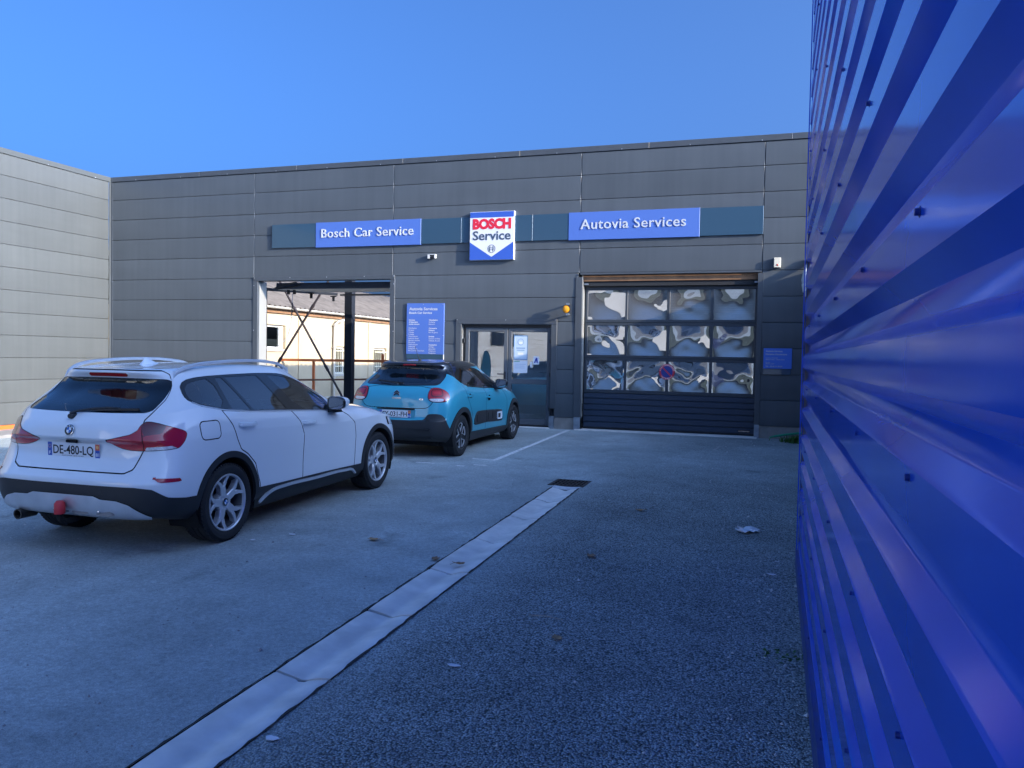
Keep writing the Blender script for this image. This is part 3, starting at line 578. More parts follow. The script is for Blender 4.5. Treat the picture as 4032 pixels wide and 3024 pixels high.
so_ = obj('door_bottom_section', MB().box(-3.78, -.345, GY+.012, GY+.03, .245, .966), 'door_frame_grey', wb)
zz = [.966, .85, .73, .607, .485, .362, .25]
for a, b in zip(zz[1:], zz[:-1]): obj('slat', MB().cbox(-3.78, -.345, GY-.014, GY+.011, a+.006, b-.006, .010), 'door_slat_blue', so_)
obj('bottom_seal', MB().box(-3.78, -.345, GY-.005, GY+.03, .205, .244), 'joint_dark', so_)
for x, z in ((-3.80, .58), (-.372, .52)): obj('grip', MB().box(x, x+.028, GY-.05, GY-.015, z, z+.16), 'joint_dark', so_)
mk = obj('maker_plate', MB().box(-.665, -.43, GY-.020, GY-.015, .275, .325), 'joint_dark', so_); mat('plate_letter', (.75, .55, .42), .5)
tb = MB(); wall_text(tb, 'HORMANN', -.65, .287, GY-.0205, .036, .205, .0005); 
for k in range(2): pass
obj('lettering', tb, 'plate_letter', so_)
for x, z in ((-3.79, 3.19), (-.42, 3.20)): obj('latch', MB().box(x, x+.09, GY-.13, GY-.10, z, z+.03), 'galvanised', wb)
# no-parking disc stuck on the door
nd = thing('no_parking_sticker', 'round red and blue no-parking sticker on the glazed garage door', 'sign', (-2.05, GY-.02, 1.28)); mat('sign_red', (.62, .035, .06), .4); mat('sign_blue', (.02, .045, .25), .4); mat('sign_white', (.8, .8, .8), .4)
cx_, cz_ = -2.07, 1.435
obj('rim', MB().lathe([(.117, 0), (.158, 0), (.158, .002), (.117, .002)], lambda a, b, h: (cx_+a, GY-.0155-h, cz_+b), 40), 'sign_red', nd); obj('disc', MB().lathe([(0, 0), (.118, 0), (.118, .001), (0, .001)], lambda a, b, h: (cx_+a, GY-.0152-h, cz_+b), 40), 'sign_blue', nd)
bar_ = MB(); a45 = Vector((.7071, -.7071)); pn_ = Vector((.7071, .7071))
bar_.prism([tuple(a45*.120*s+pn_*.014*t) for s, t in ((-1, -1), (1, -1), (1, 1), (-1, 1))], lambda p, d: (cx_+p[0], d, cz_+p[1]), GY-.0178, GY-.0164); obj('diagonal_bar', bar_, 'sign_red', nd)
rt = MB()
def arc_text(mb, s, r, a0, step, size, flip):
    for i, chh in enumerate(s):
        if chh == ' ': continue
        a = R(a0+(i-(len(s)-1)/2)*step*(1 if flip else -1)); vs, fs = text_mesh(chh, size, .0008, .0004, 'CENTER')
        ct, st = math.cos(a-math.pi/2), math.sin(a-math.pi/2)
        if flip: ct, st = math.cos(a+math.pi/2), math.sin(a+math.pi/2)
        px, pz = r*math.cos(a), r*math.sin(a); mb.add([(cx_+px+v[0]*ct-v[1]*st, GY-.0182-v[2], cz_+pz+v[0]*st+v[1]*ct) for v in vs], fs)
arc_text(rt, 'STATIONNEMENT', .123, 90, 13, .036, False); arc_text(rt, 'INTERDIT', .151, 270, 14, .040, True); obj('lettering', rt, 'sign_white', nd)

# ------------------------------------------------------------------ signs and fittings on the facade
def pers(x, z, y): k = y/FY; return x*k, CAM_H+(z-CAM_H)*k
mat('sign_teal', (.030, .068, .105), .18, .0, .5, coat=.6); mat('sign_royal', (.072, .150, .44), .45); mat('sign_letter', (.52, .54, .56), .4); mat('sign_edge', (.62, .66, .72), .4)
fs_ = thing('fascia_sign', 'long teal fascia sign with blue Bosch Car Service and Autovia Services panels', 'sign', (-5.8, FY, 4.1))
sy = FY-.045
tx = [-11.26, -10.09, -7.455, -4.125, -1.48, -.285]
for a, b in ((-11.26, -10.09), (-7.455, -6.5), (-6.499, -4.9), (-4.899, -4.125), (-1.48, -.285)):
    (x0, z0), (x1, z1) = pers(a, 4.118, sy), pers(b, 4.66, sy); obj('teal_panel', MB().cbox(x0+.001, x1-.001, sy, FY-.002, z0, z1, .003), 'sign_teal', fs_)
sy2 = FY-.052
for a, b, s, wd, xc, xo in ((-10.09, -7.455, 'Bosch Car Service', 2.30, -8.79, 0), (-4.125, -1.48, 'Autovia Services', 2.12, -2.81, 0)):
    (x0, z0), (x1, z1) = pers(a, 4.105, sy2), pers(b, 4.67, sy2); o = obj('blue_panel', MB().cbox(x0, x1, sy2, FY-.002, z0, z1, .004), 'sign_royal', fs_)
    tb = MB(); px, pz = pers(xc, 4.325, sy2); wall_text(tb, s, px, pz, sy2-.006, .285, wd, .0015, 'CENTER', .006, 1.06); obj('lettering', tb, 'sign_letter', o)
shd = thing('shield_sign', 'projecting white and blue shield sign with red BOSCH lettering', 'sign', (-5.75, FY, 3.7)); sy3 = FY-.085
(x0, z0), (x1, z1) = pers(-6.305, 3.737, sy3), pers(-5.305, 4.762, sy3); cxs = (x0+x1)/2
mat('shield_white', (.70, .70, .69), .4); mat('shield_red', (.66, .018, .045), .4); mat('shield_navy', (.05, .075, .12), .4); mat('shield_blue', (.035, .10, .42), .4)
obj('box', MB().cbox(x0, x1, sy3, FY-.003, z0, z1, .006), 'sign_edge', shd); yy = sy3
pf = lambda p, d: (p[0], d, p[1])
obj('white_field', MB().prism([(x0+.006, z0+.38), (cxs, z0+.065), (x1-.006, z0+.38), (x1-.006, z1-.125), (x0+.006, z1-.125)], pf, yy-.003, yy-.0005), 'shield_white', shd)
obj('blue_band', MB().prism([(x0+.006, z1-.124), (x1-.006, z1-.124), (x1-.006, z1-.006), (x0+.006, z1-.006)], pf, yy-.003, yy-.0005), 'shield_blue', shd)
obj('blue_chevron', MB().prism([(x0+.006, z0+.006), (x1-.006, z0+.006), (x1-.006, z0+.379), (cxs, z0+.064), (x0+.006, z0+.379)], pf, yy-.003, yy-.0005), 'shield_blue', shd)
tb = MB(); wall_text(tb, 'BOSCH', cxs, z0+.665, yy-.005, .28, .86, .016, 'CENTER', .002, .98); obj('lettering', tb, 'shield_red', shd)
tb = MB(); wall_text(tb, 'Service', cxs, z0+.425, yy-.005, .27, .85, .0045, 'CENTER', .002); obj('lettering', tb, 'shield_navy', shd)
lg = MB(); lc = z0+.235
lg.lathe([(.077, 0), (.086, 0), (.086, .002), (.077, .002)], lambda a, b, h: (cxs+a, yy-.0035-h, lc+b), 32)
lg.box(cxs-.038, cxs-.028, yy-.006, yy-.0036, lc-.058, lc+.058).box(cxs+.028, cxs+.038, yy-.006, yy-.0036, lc-.058, lc+.058).box(cxs-.0279, cxs+.0279, yy-.006, yy-.0036, lc+.014, lc+.024).box(cxs-.0279, cxs+.0279, yy-.006, yy-.0036, lc-.024, lc-.014)
for s in (-1, 1): lg.tube([(cxs+s*(.052*math.cos(R(t))-.0), yy-.0045, lc+.052*math.sin(R(t))) for t in range(-48, 49, 12)] if s > 0 else [(cxs-.052*math.cos(R(t)), yy-.0045, lc+.052*math.sin(R(t))) for t in range(-48, 49, 12)], .004, 5)
obj('emblem', lg, 'shield_navy', shd)
# services board
ib = thing('services_board', 'tall blue services board with two columns of white text', 'sign', (-7.3, FY, 1.6)); by = FY-.03
(x0, z0), (x1, z1) = pers(-7.77, 1.705, by), pers(-6.875, 2.82, by); bo = obj('board', MB().cbox(x0, x1, by, FY-.004, z0, z1, .003), 'sign_royal', ib); obj('dark_strip', MB().cbox(x0, x1-.01, by+.002, FY-.004, z0-.11, z0-.001, .003), 'sign_teal', ib)
obj('edge_strip', MB().box(x1-.009, x1, by+.001, FY-.004, z0-.11, z0-.001), 'sign_edge', ib)
Wb = x1-x0; Hb = z1-z0; tb = MB()
def line(s, u, v, size, bold=0, wd=None): wall_text(tb, s, x0+u*Wb, z1-v*Hb, by-.0015, size, wd*Wb if wd else None, bold, 'LEFT', .0007)
line('Autovia Services', .07, .135, .085, .002, .755); line('Bosch Car Service', .07, .205, .062, .0018, .61)
for i, s in enumerate(['Entretien', '& Réparation', 'toutes marques']): line(s, .065, .34+.0405*i, .040, .0014)
for i, s in enumerate(['Distribution', 'Révision', 'Vidange', 'Freinage', 'Amortisseurs', 'Injection diesel', 'Injection essence', 'Électricité', 'Pneumatiques', 'Embrayage', 'Échappement', 'Pré-contrôle Technique']): line(s, .06, .50+.0405*i, .040)
for i, (s, bd) in enumerate([('Climatisation', 1), ('Recharge', 0), ('Entretien', 0), None, ('Carrosserie', 1), ('Peinture', 1), ('Bris de glaces', 0), None, ('Services', 1), ('Gestion de flotte', 0), ('Véhicule de prêt', 0), None, ('Accessoires', 1), ('Attelage', 0), ('Autoradio', 0), ('Téléphone', 0), ('Navigation', 0)] if False else [(q if q else ('', 0)) for q in [('Climatisation', 1), ('Recharge', 0), ('Entretien', 0), None, ('Carrosserie', 1), ('Peinture', 1), ('Bris de glaces', 0), None, ('Services', 1), ('Gestion de flotte', 0), ('Véhicule de prêt', 0), None, ('Accessoires', 1), ('Attelage', 0), ('Autoradio', 0), ('Téléphone', 0), ('Navigation', 0)]]):
    if s: line(s, .60, .34+.0405*i, .040, .0014*bd)
obj('lettering', tb, 'sign_letter', bo)
for u, v in ((.02, .02), (.45, .02), (.97, .02), (.01, .63), (.98, .63)): obj('screw', MB().lathe([(0, 0), (.008, 0), (.008, .003), (0, .005)], lambda a, b, h: (x0+u*Wb+a, by-h, z1-v*Hb+b), 8), 'screw_head', bo)
# hours board right of the garage door
hb = thing('hours_board', 'small blue opening hours board beside the glazed garage door', 'sign', (.05, FY, 1.4)); by = FY-.03
(x0, z0), (x1, z1) = pers(-.215, 1.545, by), pers(.302, 1.935, by); mat('hours_blue', (.06, .17, .62), .35); bo = obj('board', MB().cbox(x0, x1, by, FY-.004, z0, z1, .003), 'hours_blue', hb); obj('dark_strip', MB().cbox(x0, x1-.012, by+.003, FY-.004, z0-.115, z0-.001, .003), 'sign_teal', hb)
Wb = x1-x0; Hb = z1-z0; tb = MB()
for s, v, sz, bd in (('Autovia Services', .18, .045, .0012), ('Horaires d\'ouverture', .33, .045, .0012), ('Lundi au Vendredi', .50, .030, 0), ('08h00-12h00 / 14h00-18h30', .58, .030, 0), ('Samedi', .72, .030, 0), ('08h00-12h00', .79, .030, 0), ('Tél. : 05 63 71 50 50', .92, .036, .001)): line(s, .08, v, sz, bd)
obj('lettering', tb, 'sign_letter', bo)
# flood lamp, beacon, alarm box
mat('lamp_pale', (.62, .62, .58), .4); mat('lamp_black', (.02, .02, .022), .35)
fl = thing('flood_lamp', 'small square floodlight with pale side flaps between the two sign panels', 'lamp', (-7.2, FY, 3.8)); y_ = FY-.075
(x0, z0), (x1, z1) = pers(-7.285, 3.80, y_), pers(-7.10, 3.885, y_); obj('housing', MB().cbox(x0+.05, x1-.03, y_, FY-.003, z0+.01, z1-.008, .006), 'lamp_black', fl)
obj('flap', MB().box(x0, x0+.045, y_-.004, y_+.05, z0-.005, z1-.01), 'lamp_pale', fl); obj('flap', MB().box(x1-.028, x1, y_-.004, y_+.05, z0, z1-.005), 'lamp_pale', fl); obj('top_plate', MB().box(x0, x1, y_-.006, FY-.003, z1-.007, z1+.004), 'lamp_pale', fl)
bc = thing('amber_beacon', 'round amber signal beacon on two arms between entrance and garage door', 'beacon', (-4.1, FY, 2.6)); mat('amber', (.95, .36, .012), .25, coat=.6)
y_ = FY-.215; bx, bz = pers(-4.135, 2.69, y_); fn = lambda a, b, h: (bx+a, y_+.10-h, bz+b)
obj('housing', MB().lathe([(0, 0), (.05, 0), (.07, .02), (.075, .06), (.088, .10), (.088, .115), (.078, .115), (.078, .10)], fn, 28), 'lamp_black', bc, smooth=True); obj('lens', MB().lathe([(.078, .104), (.06, .112), (.03, .118), (0, .12)], fn, 28), 'amber', bc, smooth=True)
for s in (-1, 1):
    obj('arm', MB().tube([(bx+.015, FY-.003, bz+s*.105), (bx+.015, y_+.06, bz+s*.105), (bx+.01, y_+.045, bz+s*.08)], .017, 8), 'lamp_black', bc, smooth=True); obj('clamp', MB().box(bx-.015, bx+.045, y_+.02, y_+.06, bz+s*.105-.022, bz+s*.105+.022), 'galvanised', bc)
ab = thing('alarm_box', 'small cream alarm box with a red lens high beside the blue wall', 'alarm box', (0, FY, 3.45)); mat('alarm_cream', (.66, .60, .46), .45); mat('alarm_red', (.30, .015, .01), .3); y_ = FY-.09
(x0, z0), (x1, z1) = pers(-.075, 3.475, y_), pers(.05, 3.665, y_); obj('case', MB().cbox(x0, x1, y_, FY-.003, z0, z1, .008), 'alarm_cream', ab); obj('lens', MB().lathe([(0, .006), (.014, .005), (.02, 0)], lambda a, b, h: ((x0+x1)/2+a, y_-h, z0+.05+b), 14), 'alarm_red', ab)
# rain hose and weeds in the corner
mat('hose_green', (.02, .30, .16), .5); hs_ = thing('garden_hose', 'bright green garden hose lying by the concrete plinth', 'hose', (.5, 15.9, .19))
obj('hose', MB().tube([(.02, 15.72, gz(0, 15.72)+.10), (.2, 15.75, gz(0, 15.72)+.135), (.45, 15.8, gz(0, 15.7)+.17), (.8, 15.9, gz(0, 15.9)+.19), (1.3, 16.0, gz(0, 16)+.1)], .022, 8), 'hose_green', hs_, smooth=True); obj('nozzle', MB().tube([(.02, 15.72, gz(0, 15.72)+.10), (-.06, 15.70, gz(0, 15.7)+.075)], .016, 8), 'hose_green', hs_)
mat('dp_grey', (.40, .41, .42), .5); dp = thing('rainwater_elbow', 'grey downpipe elbow tucked between the facade and the blue wall', 'pipe', (.52, 15.9, 3.0))
obj('pipe', MB().tube([(.60, 16.16, 3.62), (.56, 16.1, 3.5), (.50, 15.95, 3.36), (.475, 15.85, 3.2), (.50, 15.8, 3.02), (.54, 15.8, 2.9)], .055, 10), 'dp_grey', dp, smooth=True)
obj('joint_cover', MB().tube([(.485, 15.83, 3.12), (.505, 15.80, 2.98)], .062, 10), 'lamp_pale', dp, smooth=True)

# ------------------------------------------------------------------ hall on the left (sunlit side wall)
LX = -16.0
panel_mat('panel_light', (.076, .082, .080), .45); mat('cap_light', (.072, .079, .078), .4); mat('orange_base', (.75, .13, .02), .6)
lh = thing('left_hall', 'light grey panel-clad hall side wall with an orange base strip', 'building', (LX, 10, -.2)); fl_ = lambda p, d: (LX-d, -p[0], p[1])
ROWL = ROWS+[-.02]
ROWL = [5.88]+[5.42-.4946*i for i in range(12)]; ROWL[-1] = -.02
for k in range(len(ROWL)-1):
    for (ya, yb) in ((4.0, 16.14),): obj('wall_panel', panel([(-yb+G, ROWL[k+1]+G), (-ya-G, ROWL[k+1]+G), (-ya-G, ROWL[k]-G), (-yb+G, ROWL[k]-G)], fl_), 'panel_light', lh, smooth=True)
obj('wall_core', MB().box(-24, LX-.061, 4, 16.1, -.5, 5.9), 'joint_dark', lh); obj('parapet_cap', MB().box(LX-.24, LX+.02, 4, 16.179, 5.885, 6.0), 'cap_light', lh); obj('base_strip', MB().box(LX-.05, LX-.012, 4, 16.19, -.215, -.022), 'orange_base', lh)
obj('corner_angle', MB().box(LX-.002, LX+.012, 16.145, 16.187, -.02, 5.884), 'cap_light', lh)
for i in range(9): obj('screw', MB().lathe([(0, 0), (.011, 0), (.011, .004), (0, .007)], lambda a, b, h: (LX+.02+h, 15.7-1.35*i+a, 5.90+b), 8), 'screw_head', lh)
mat('pavement_pale', (.33, .31, .28), .85, var=(5, .2, 8)); mb = MB()
mb.grid(lambda a, b: (LX+.0+1.1*a, 4+12.19*b, gz(LX+.6, 4+12.19*b)+.07*(1-max(0, a*8-7))), 8, 30); obj('pavement', mb, 'pavement_pale', kind='structure')

# ------------------------------------------------------------------ yard behind: cream house, railing
mat('render_cream', (.40, .325, .215), .9, var=(1.1, .12, 8), bump=(45, .3, .01)); mat('render_base', (.40, .37, .32), .9, var=(2, .15, 8)); mat('fibre_roof', (.15, .125, .10), .95, var=(2.5, .35, 8), bump=(20, .4, .02)); mat('gutter_pvc', (.42, .39, .33), .5)
CX = -16.25
hs2 = thing('cream_house', 'sunlit cream rendered house with corrugated roof and barred windows behind the bay', 'house', (-19, 28, -.1))
wl = MB(); wins = [(22.3, 24.22, 1.80, 2.63), (27.46, 28.37, .88, 1.96), (30.72, 31.91, .86, 1.95)]
yy_ = [20.0, 22.3, 24.22, 27.46, 28.37, 30.72, 31.91, 40]
for a, b in zip(yy_[:-1], yy_[1:]):
    wn = [q for q in wins if abs(q[0]-a) < .01]
    if wn: wl.box(CX-.3, CX, a, b, -.4, wn[0][2]).box(CX-.3, CX, a, b, wn[0][3], 3.1)
    else: wl.box(CX-.3, CX, a, b, -.4, 3.1)
obj('wall', wl, 'render_cream', hs2); obj('plinth', MB().box(CX-.01, CX+.02, 20, 40, -.4, .05), 'render_base', hs2); obj('end_wall', MB().box(-23.6, CX-.31, 20, 20.3, -.4, 3.1), 'render_cream', hs2); obj('pilaster', MB().box(CX+.001, CX+.03, 25.0, 25.25, .06, 3.09), 'render_cream', hs2); obj('pilaster', MB().box(CX+.001, CX+.03, 30.2, 30.4, .06, 3.09), 'render_cream', hs2)
obj('fascia', MB().box(CX-.05, CX+.10, 19.8, 40, 3.03, 3.2), 'beam_wood', hs2)
rfm = MB(); ny = 360
for j, (x, z) in enumerate(((CX+.28, 3.26), (-18.3, 4.10), (-20.1, 4.82), (-23.9, 3.3))):
    for k in range(ny+1): y = 19.7+20.5*k/ny; rfm.v.append((x, y, z+.028*math.sin(y*2*math.pi/.30)))
for j in range(3):
    for k in range(ny): a = j*(ny+1)+k; rfm.f.append([a, a+1, a+ny+2, a+ny+1])
obj('roof', rfm, 'fibre_roof', hs2, smooth='all')
gm_ = MB()
for (ya, yb) in ((19.8, 25.9), (25.905, 32), (32.005, 40)):
    g2 = MB(); nA = 8
    for y in (ya, yb):
        for k in range(nA+1): a = math.pi*k/nA; g2.v.append((CX+.30+.075*math.cos(a), y, 3.235-.075*math.sin(a)))
    for k in range(nA): g2.f.append([k, k+1, nA+2+k, nA+1+k])
    obj('gutter', g2, 'gutter_pvc', hs2, smooth=True)
obj('downpipe', MB().tube([(CX+.28, 27.9, 3.15), (CX+.26, 27.85, 3.0), (CX+.16, 27.5, 2.93), (CX+.10, 27.35, 2.8), (CX+.09, 27.33, 1.5), (CX+.09, 27.33, -.3)], .055, 10), 'gutter_pvc', hs2, smooth=True)
for z in (2.75, 1.9, .8): obj('pipe_clip', MB().box(CX, CX+.16, 27.26, 27.40, z, z+.03), 'gutter_pvc', hs2)
glass('house_glass', (.35, .4, .42), 1.5, boost=.15); mat('pvc_white', (.62, .62, .60), .4); mat('bar_pale', (.66, .62, .45), .5)
for i, (a, b, c, d) in enumerate(wins):
    fo = obj('window', MB().box(CX-.18, CX-.12, a, b, c, c+.08).box(CX-.18, CX-.12, a, b, d-.07, d).box(CX-.18, CX-.12, a, a+.07, c+.08, d-.07).box(CX-.18, CX-.12, b-.22 if i == 0 else b-.07, b, c+.08, d-.07), 'pvc_white', hs2)
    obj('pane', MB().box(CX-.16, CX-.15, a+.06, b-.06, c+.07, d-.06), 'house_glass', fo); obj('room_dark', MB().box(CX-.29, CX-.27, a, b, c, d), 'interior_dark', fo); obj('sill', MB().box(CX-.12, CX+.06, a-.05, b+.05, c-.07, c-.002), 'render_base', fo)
    if i:
        n = 7
        for k in range(n): y = a+.06+(b-a-.12)*k/(n-1); obj('window_bar', MB().box(CX+.02, CX+.035, y-.008, y+.008, c-.1, d-.06), 'bar_pale', fo)
        for z in (c+.02, c+.3, d-.18): obj('window_bar', MB().box(CX+.036, CX+.045, a, b, z, z+.03), 'bar_pale', fo)
obj('meter_box', MB().cbox(CX, CX+.06, 26.05, 26.2, 2.2, 2.42, .005), 'lamp_pale', hs2)
mat('railing_orange', (.40, .11, .035), .55, var=(6, .2)); mat('railing_rust', (.14, .07, .05), .7)
rl = thing('orange_railing', 'orange painted pipe railing across the yard behind the open bay', 'railing', (-14, 24, .2))
obj('rail', MB().bar((-17.2, 24, 1.43), (-11.2, 24, 1.47), .07, .085), 'railing_orange', rl); obj('rail', MB().bar((-17.2, 24, .70), (-11.2, 24, .90), .05, .06), 'railing_rust', rl); obj('rail', MB().bar((-17.2, 24, .12), (-11.2, 24, .14), .05, .06), 'railing_rust', rl)
for x, z in ((-16.97, 1.76), (-15.02, 1.40), (-12.4, 1.70), (-13.6, 1.40)): obj('post', MB().box(x-.04, x+.04, 24.04, 24.1, -.1, z), 'railing_orange', rl)
# land and buildings beyond, seen only in reflections and through gaps
mat('hill_green', (.05, .065, .035), .95, var=(.12, .4, 6)); mat('hedge_green', (.04, .055, .025), .95, var=(.8, .5, 8))
mb = MB(); rn = random.Random(5)
for k in range(97):
    a = 2*math.pi*k/96; h = 6+2*math.sin(3*a+1)+1.5*math.sin(7*a)+1*math.sin(13*a+2); 
    for q, (rr, hh) in enumerate(((190, -3), (230, h*.6), (280, h), (360, h*1.2), (420, -3))): mb.v.append((rr*math.cos(a), rr*math.sin(a), hh+(rn.uniform(0, 1.5) if 0 < q < 4 and k not in (0, 96) else 0)))
for k in range(96):
    for q in range(4): a = k*5+q; mb.f.append([a, a+1, a+6, a+5])
obj('hills', mb, 'hill_green', kind='structure', smooth='all')
mat('white_cladding', (.34, .335, .32), .6, var=(1, .08)); glass('far_glass', (.1, .12, .14), 1.5, boost=.2); mat('feather_teal', (.02, .30, .36), .5)
wbld = thing('white_clad_building', 'white horizontally clad building with a strip of windows across the street', 'building', (-20, -20, -.3))
for k in range(29): obj('cladding_board', MB().add([(-16.0, -46, -.7+.3*k), (-16.0, -10, -.7+.3*k), (-15.96, -10, -.415+.3*k), (-15.96, -46, -.415+.3*k)][::1]+[(-16.2, -46, -.7+.3*k), (-16.2, -10, -.7+.3*k), (-16.2, -10, -.415+.3*k), (-16.2, -46, -.415+.3*k)], [(0,1,2,3),(7,6,5,4),(0,4,5,1),(1,5,6,2),(2,6,7,3),(3,7,4,0)]), 'white_cladding', wbld)
obj('core', MB().box(-40, -16.2, -46, -10, -.7, 7.9), 'white_cladding', wbld)
for k in range(6): obj('window', MB().box(-15.955, -15.90, -18.2+1.05*k, -17.3+1.05*k, 2.35, 3.15), 'far_glass', wbld)
obj('parapet_cap', MB().box(-40, -15.85, -46.1, -9.9, 7.91, 8.1), 'cap_light', wbld)
ffl = thing('feather_flag', 'teal feather flag on a pole across the street', 'flag', (-14.3, -6.0, -.4)); pts = []
obj('pole', MB().tube([(-14.3, -6, -.45), (-14.3, -6, 1.3), (-14.24, -6, 1.7), (-14.05, -6, 1.92), (-13.85, -6, 1.98)], .018, 8), 'lamp_black', ffl)
fm = MB(); prf = [(-.2, .42), (.2, .48), (.7, .52), (1.2, .52), (1.6, .48), (1.85, .42), (1.97, .30)]
for z, wd in prf: fm.v += [(-14.29+max(0, z-1.3)*.25, -6.0+.02*math.sin(z*4), z), (-14.29+wd, -6.0+.06*math.sin(z*3+1), z)]
for i in range(len(prf)-1): fm.f.append([2*i, 2*i+1, 2*i+3, 2*i+2])
fm.v += [(x, y+.006, z) for x, y, z in fm.v]; n_ = 2*len(prf); fm.f += [[i+n_ for i in f][::-1] for f in fm.f[:len(prf)-1]]; obj('banner', fm, 'feather_teal', ffl, smooth=True)

mat('street_dim_tone', (.17, .17, .165), .85, var=(.8, .15, 8)); mb = MB()
mb.grid(lambda a, b: (-15.9+60*a, -40+37.4*b, gz(-15.9+60*a, -40+37.4*b)+.006), 40, 20); obj('street', mb, 'street_dim_tone', kind='structure')  # unseen ground sheet added behind the camera, toned to dim the pane reflections
# ------------------------------------------------------------------ cars: a lofted skin, cut into panels along drawn outlines
def cr_spline(pts, counts, breaks=(), mirror0=None, mirror1=None):
    """non-uniform Catmull-Rom through pts (n,3); counts per span; breaks = indices where the tangent may jump"""
    pts = np.asarray(pts, float); n = len(pts); seg = np.linalg.norm(np.diff(pts, axis=0), axis=1)+1e-9; seg = np.maximum(seg, 1e-4)
    def tangent(i, side):
        if i == 0: 
            if mirror0 is not None: q = pts[1]*mirror0; return (pts[1]-q)/(2*seg[0])
            return (pts[1]-pts[0])/seg[0]
        if i == n-1:
            if mirror1 is not None: q = pts[-2]*mirror1; return (q-pts[-2])/(2*seg[-1])
            return (pts[-1]-pts[-2])/seg[-1]
        if i in breaks: return (pts[i]-pts[i-1])/seg[i-1] if side < 0 else (pts[i+1]-pts[i])/seg[i]
        a, b = seg[i-1], seg[i]; return ((pts[i]-pts[i-1])/a*b+(pts[i+1]-pts[i])/b*a)/(a+b)
    out = []
    for i in range(n-1):
        h = seg[i]; m0 = tangent(i, 1)*h; m1 = tangent(i+1, -1)*h; c = counts[i]
        for k in range(c):
            t = k/c; t2, t3 = t*t, t*t*t
            out.append((2*t3-3*t2+1)*pts[i]+(t3-2*t2+t)*m0+(-2*t3+3*t2)*pts[i+1]+(t3-t2)*m1)
    out.append(pts[-1]); return np.array(out)
def loft(loops, step=.022, crease=()):
    L = np.array(loops, float); nl, ns, _ = L.shape
    cu = [max(2, int(round(np.max(np.linalg.norm(L[2:9, i+1]-L[2:9, i], axis=1))/step))) for i in range(ns-1)]
    rows = np.array([cr_spline(L[j], cu, mirror0=np.array([1, -1, 1]), mirror1=np.array([1, -1, 1])) for j in range(nl)])
    cv = [max(3, min(26, int(round(np.percentile(np.linalg.norm(rows[j+1]-rows[j], axis=1), 80)/step)))) for j in range(nl-1)]
    G = np.array([cr_spline(rows[:, i], cv, breaks=crease) for i in range(rows.shape[1])])        # (nu, nv, 3)
    lr = np.cumsum([0]+cv); hold = np.zeros(G.shape[1], bool); hold[[0, -1]] = True
    for c in crease: hold[lr[c]] = True
    for _ in range(6):
        up = np.concatenate([G[1:2]*[1, -1, 1], G[:-1]], 0); dn = np.concatenate([G[1:], G[-2:-1]*[1, -1, 1]], 0); G = G+.25*(up+dn-2*G)*np.array([1, 1, 1])
        H = G.copy(); H[:, 1:-1] = G[:, 1:-1]+.25*(G[:, 2:]+G[:, :-2]-2*G[:, 1:-1]); H[:, hold] = G[:, hold]; G = H
    G[[0, -1], :, 1] = 0; G[:, -1, 1] = 0
    return G, lr
def poly_sdf(P, poly):
    """signed distance (negative inside) of points P (n,2) to a closed polygon"""
    A = np.asarray(poly, float); B = np.roll(A, -1, 0); near = ((P > A.min(0)-.06) & (P < A.max(0)+.06)).all(1); out = np.full(len(P), .5)
    if not near.all():
        if near.any(): out[near] = poly_sdf(P[near], poly)
        return out
    d = np.full(len(P), 1e9); ins = np.zeros(len(P), bool)
    for a, b in zip(A, B):
        e = b-a; w_ = P-a; t = np.clip((w_@e)/(e@e+1e-12), 0, 1); d = np.minimum(d, np.hypot(*(w_-t[:, None]*e).T))
        c = ((a[1] > P[:, 1]) != (b[1] > P[:, 1])); 
        if abs(e[1]) > 1e-12: ins ^= c & (P[:, 0] < e[0]*(P[:, 1]-a[1])/e[1]+a[0])
    return np.where(ins, -d, d)
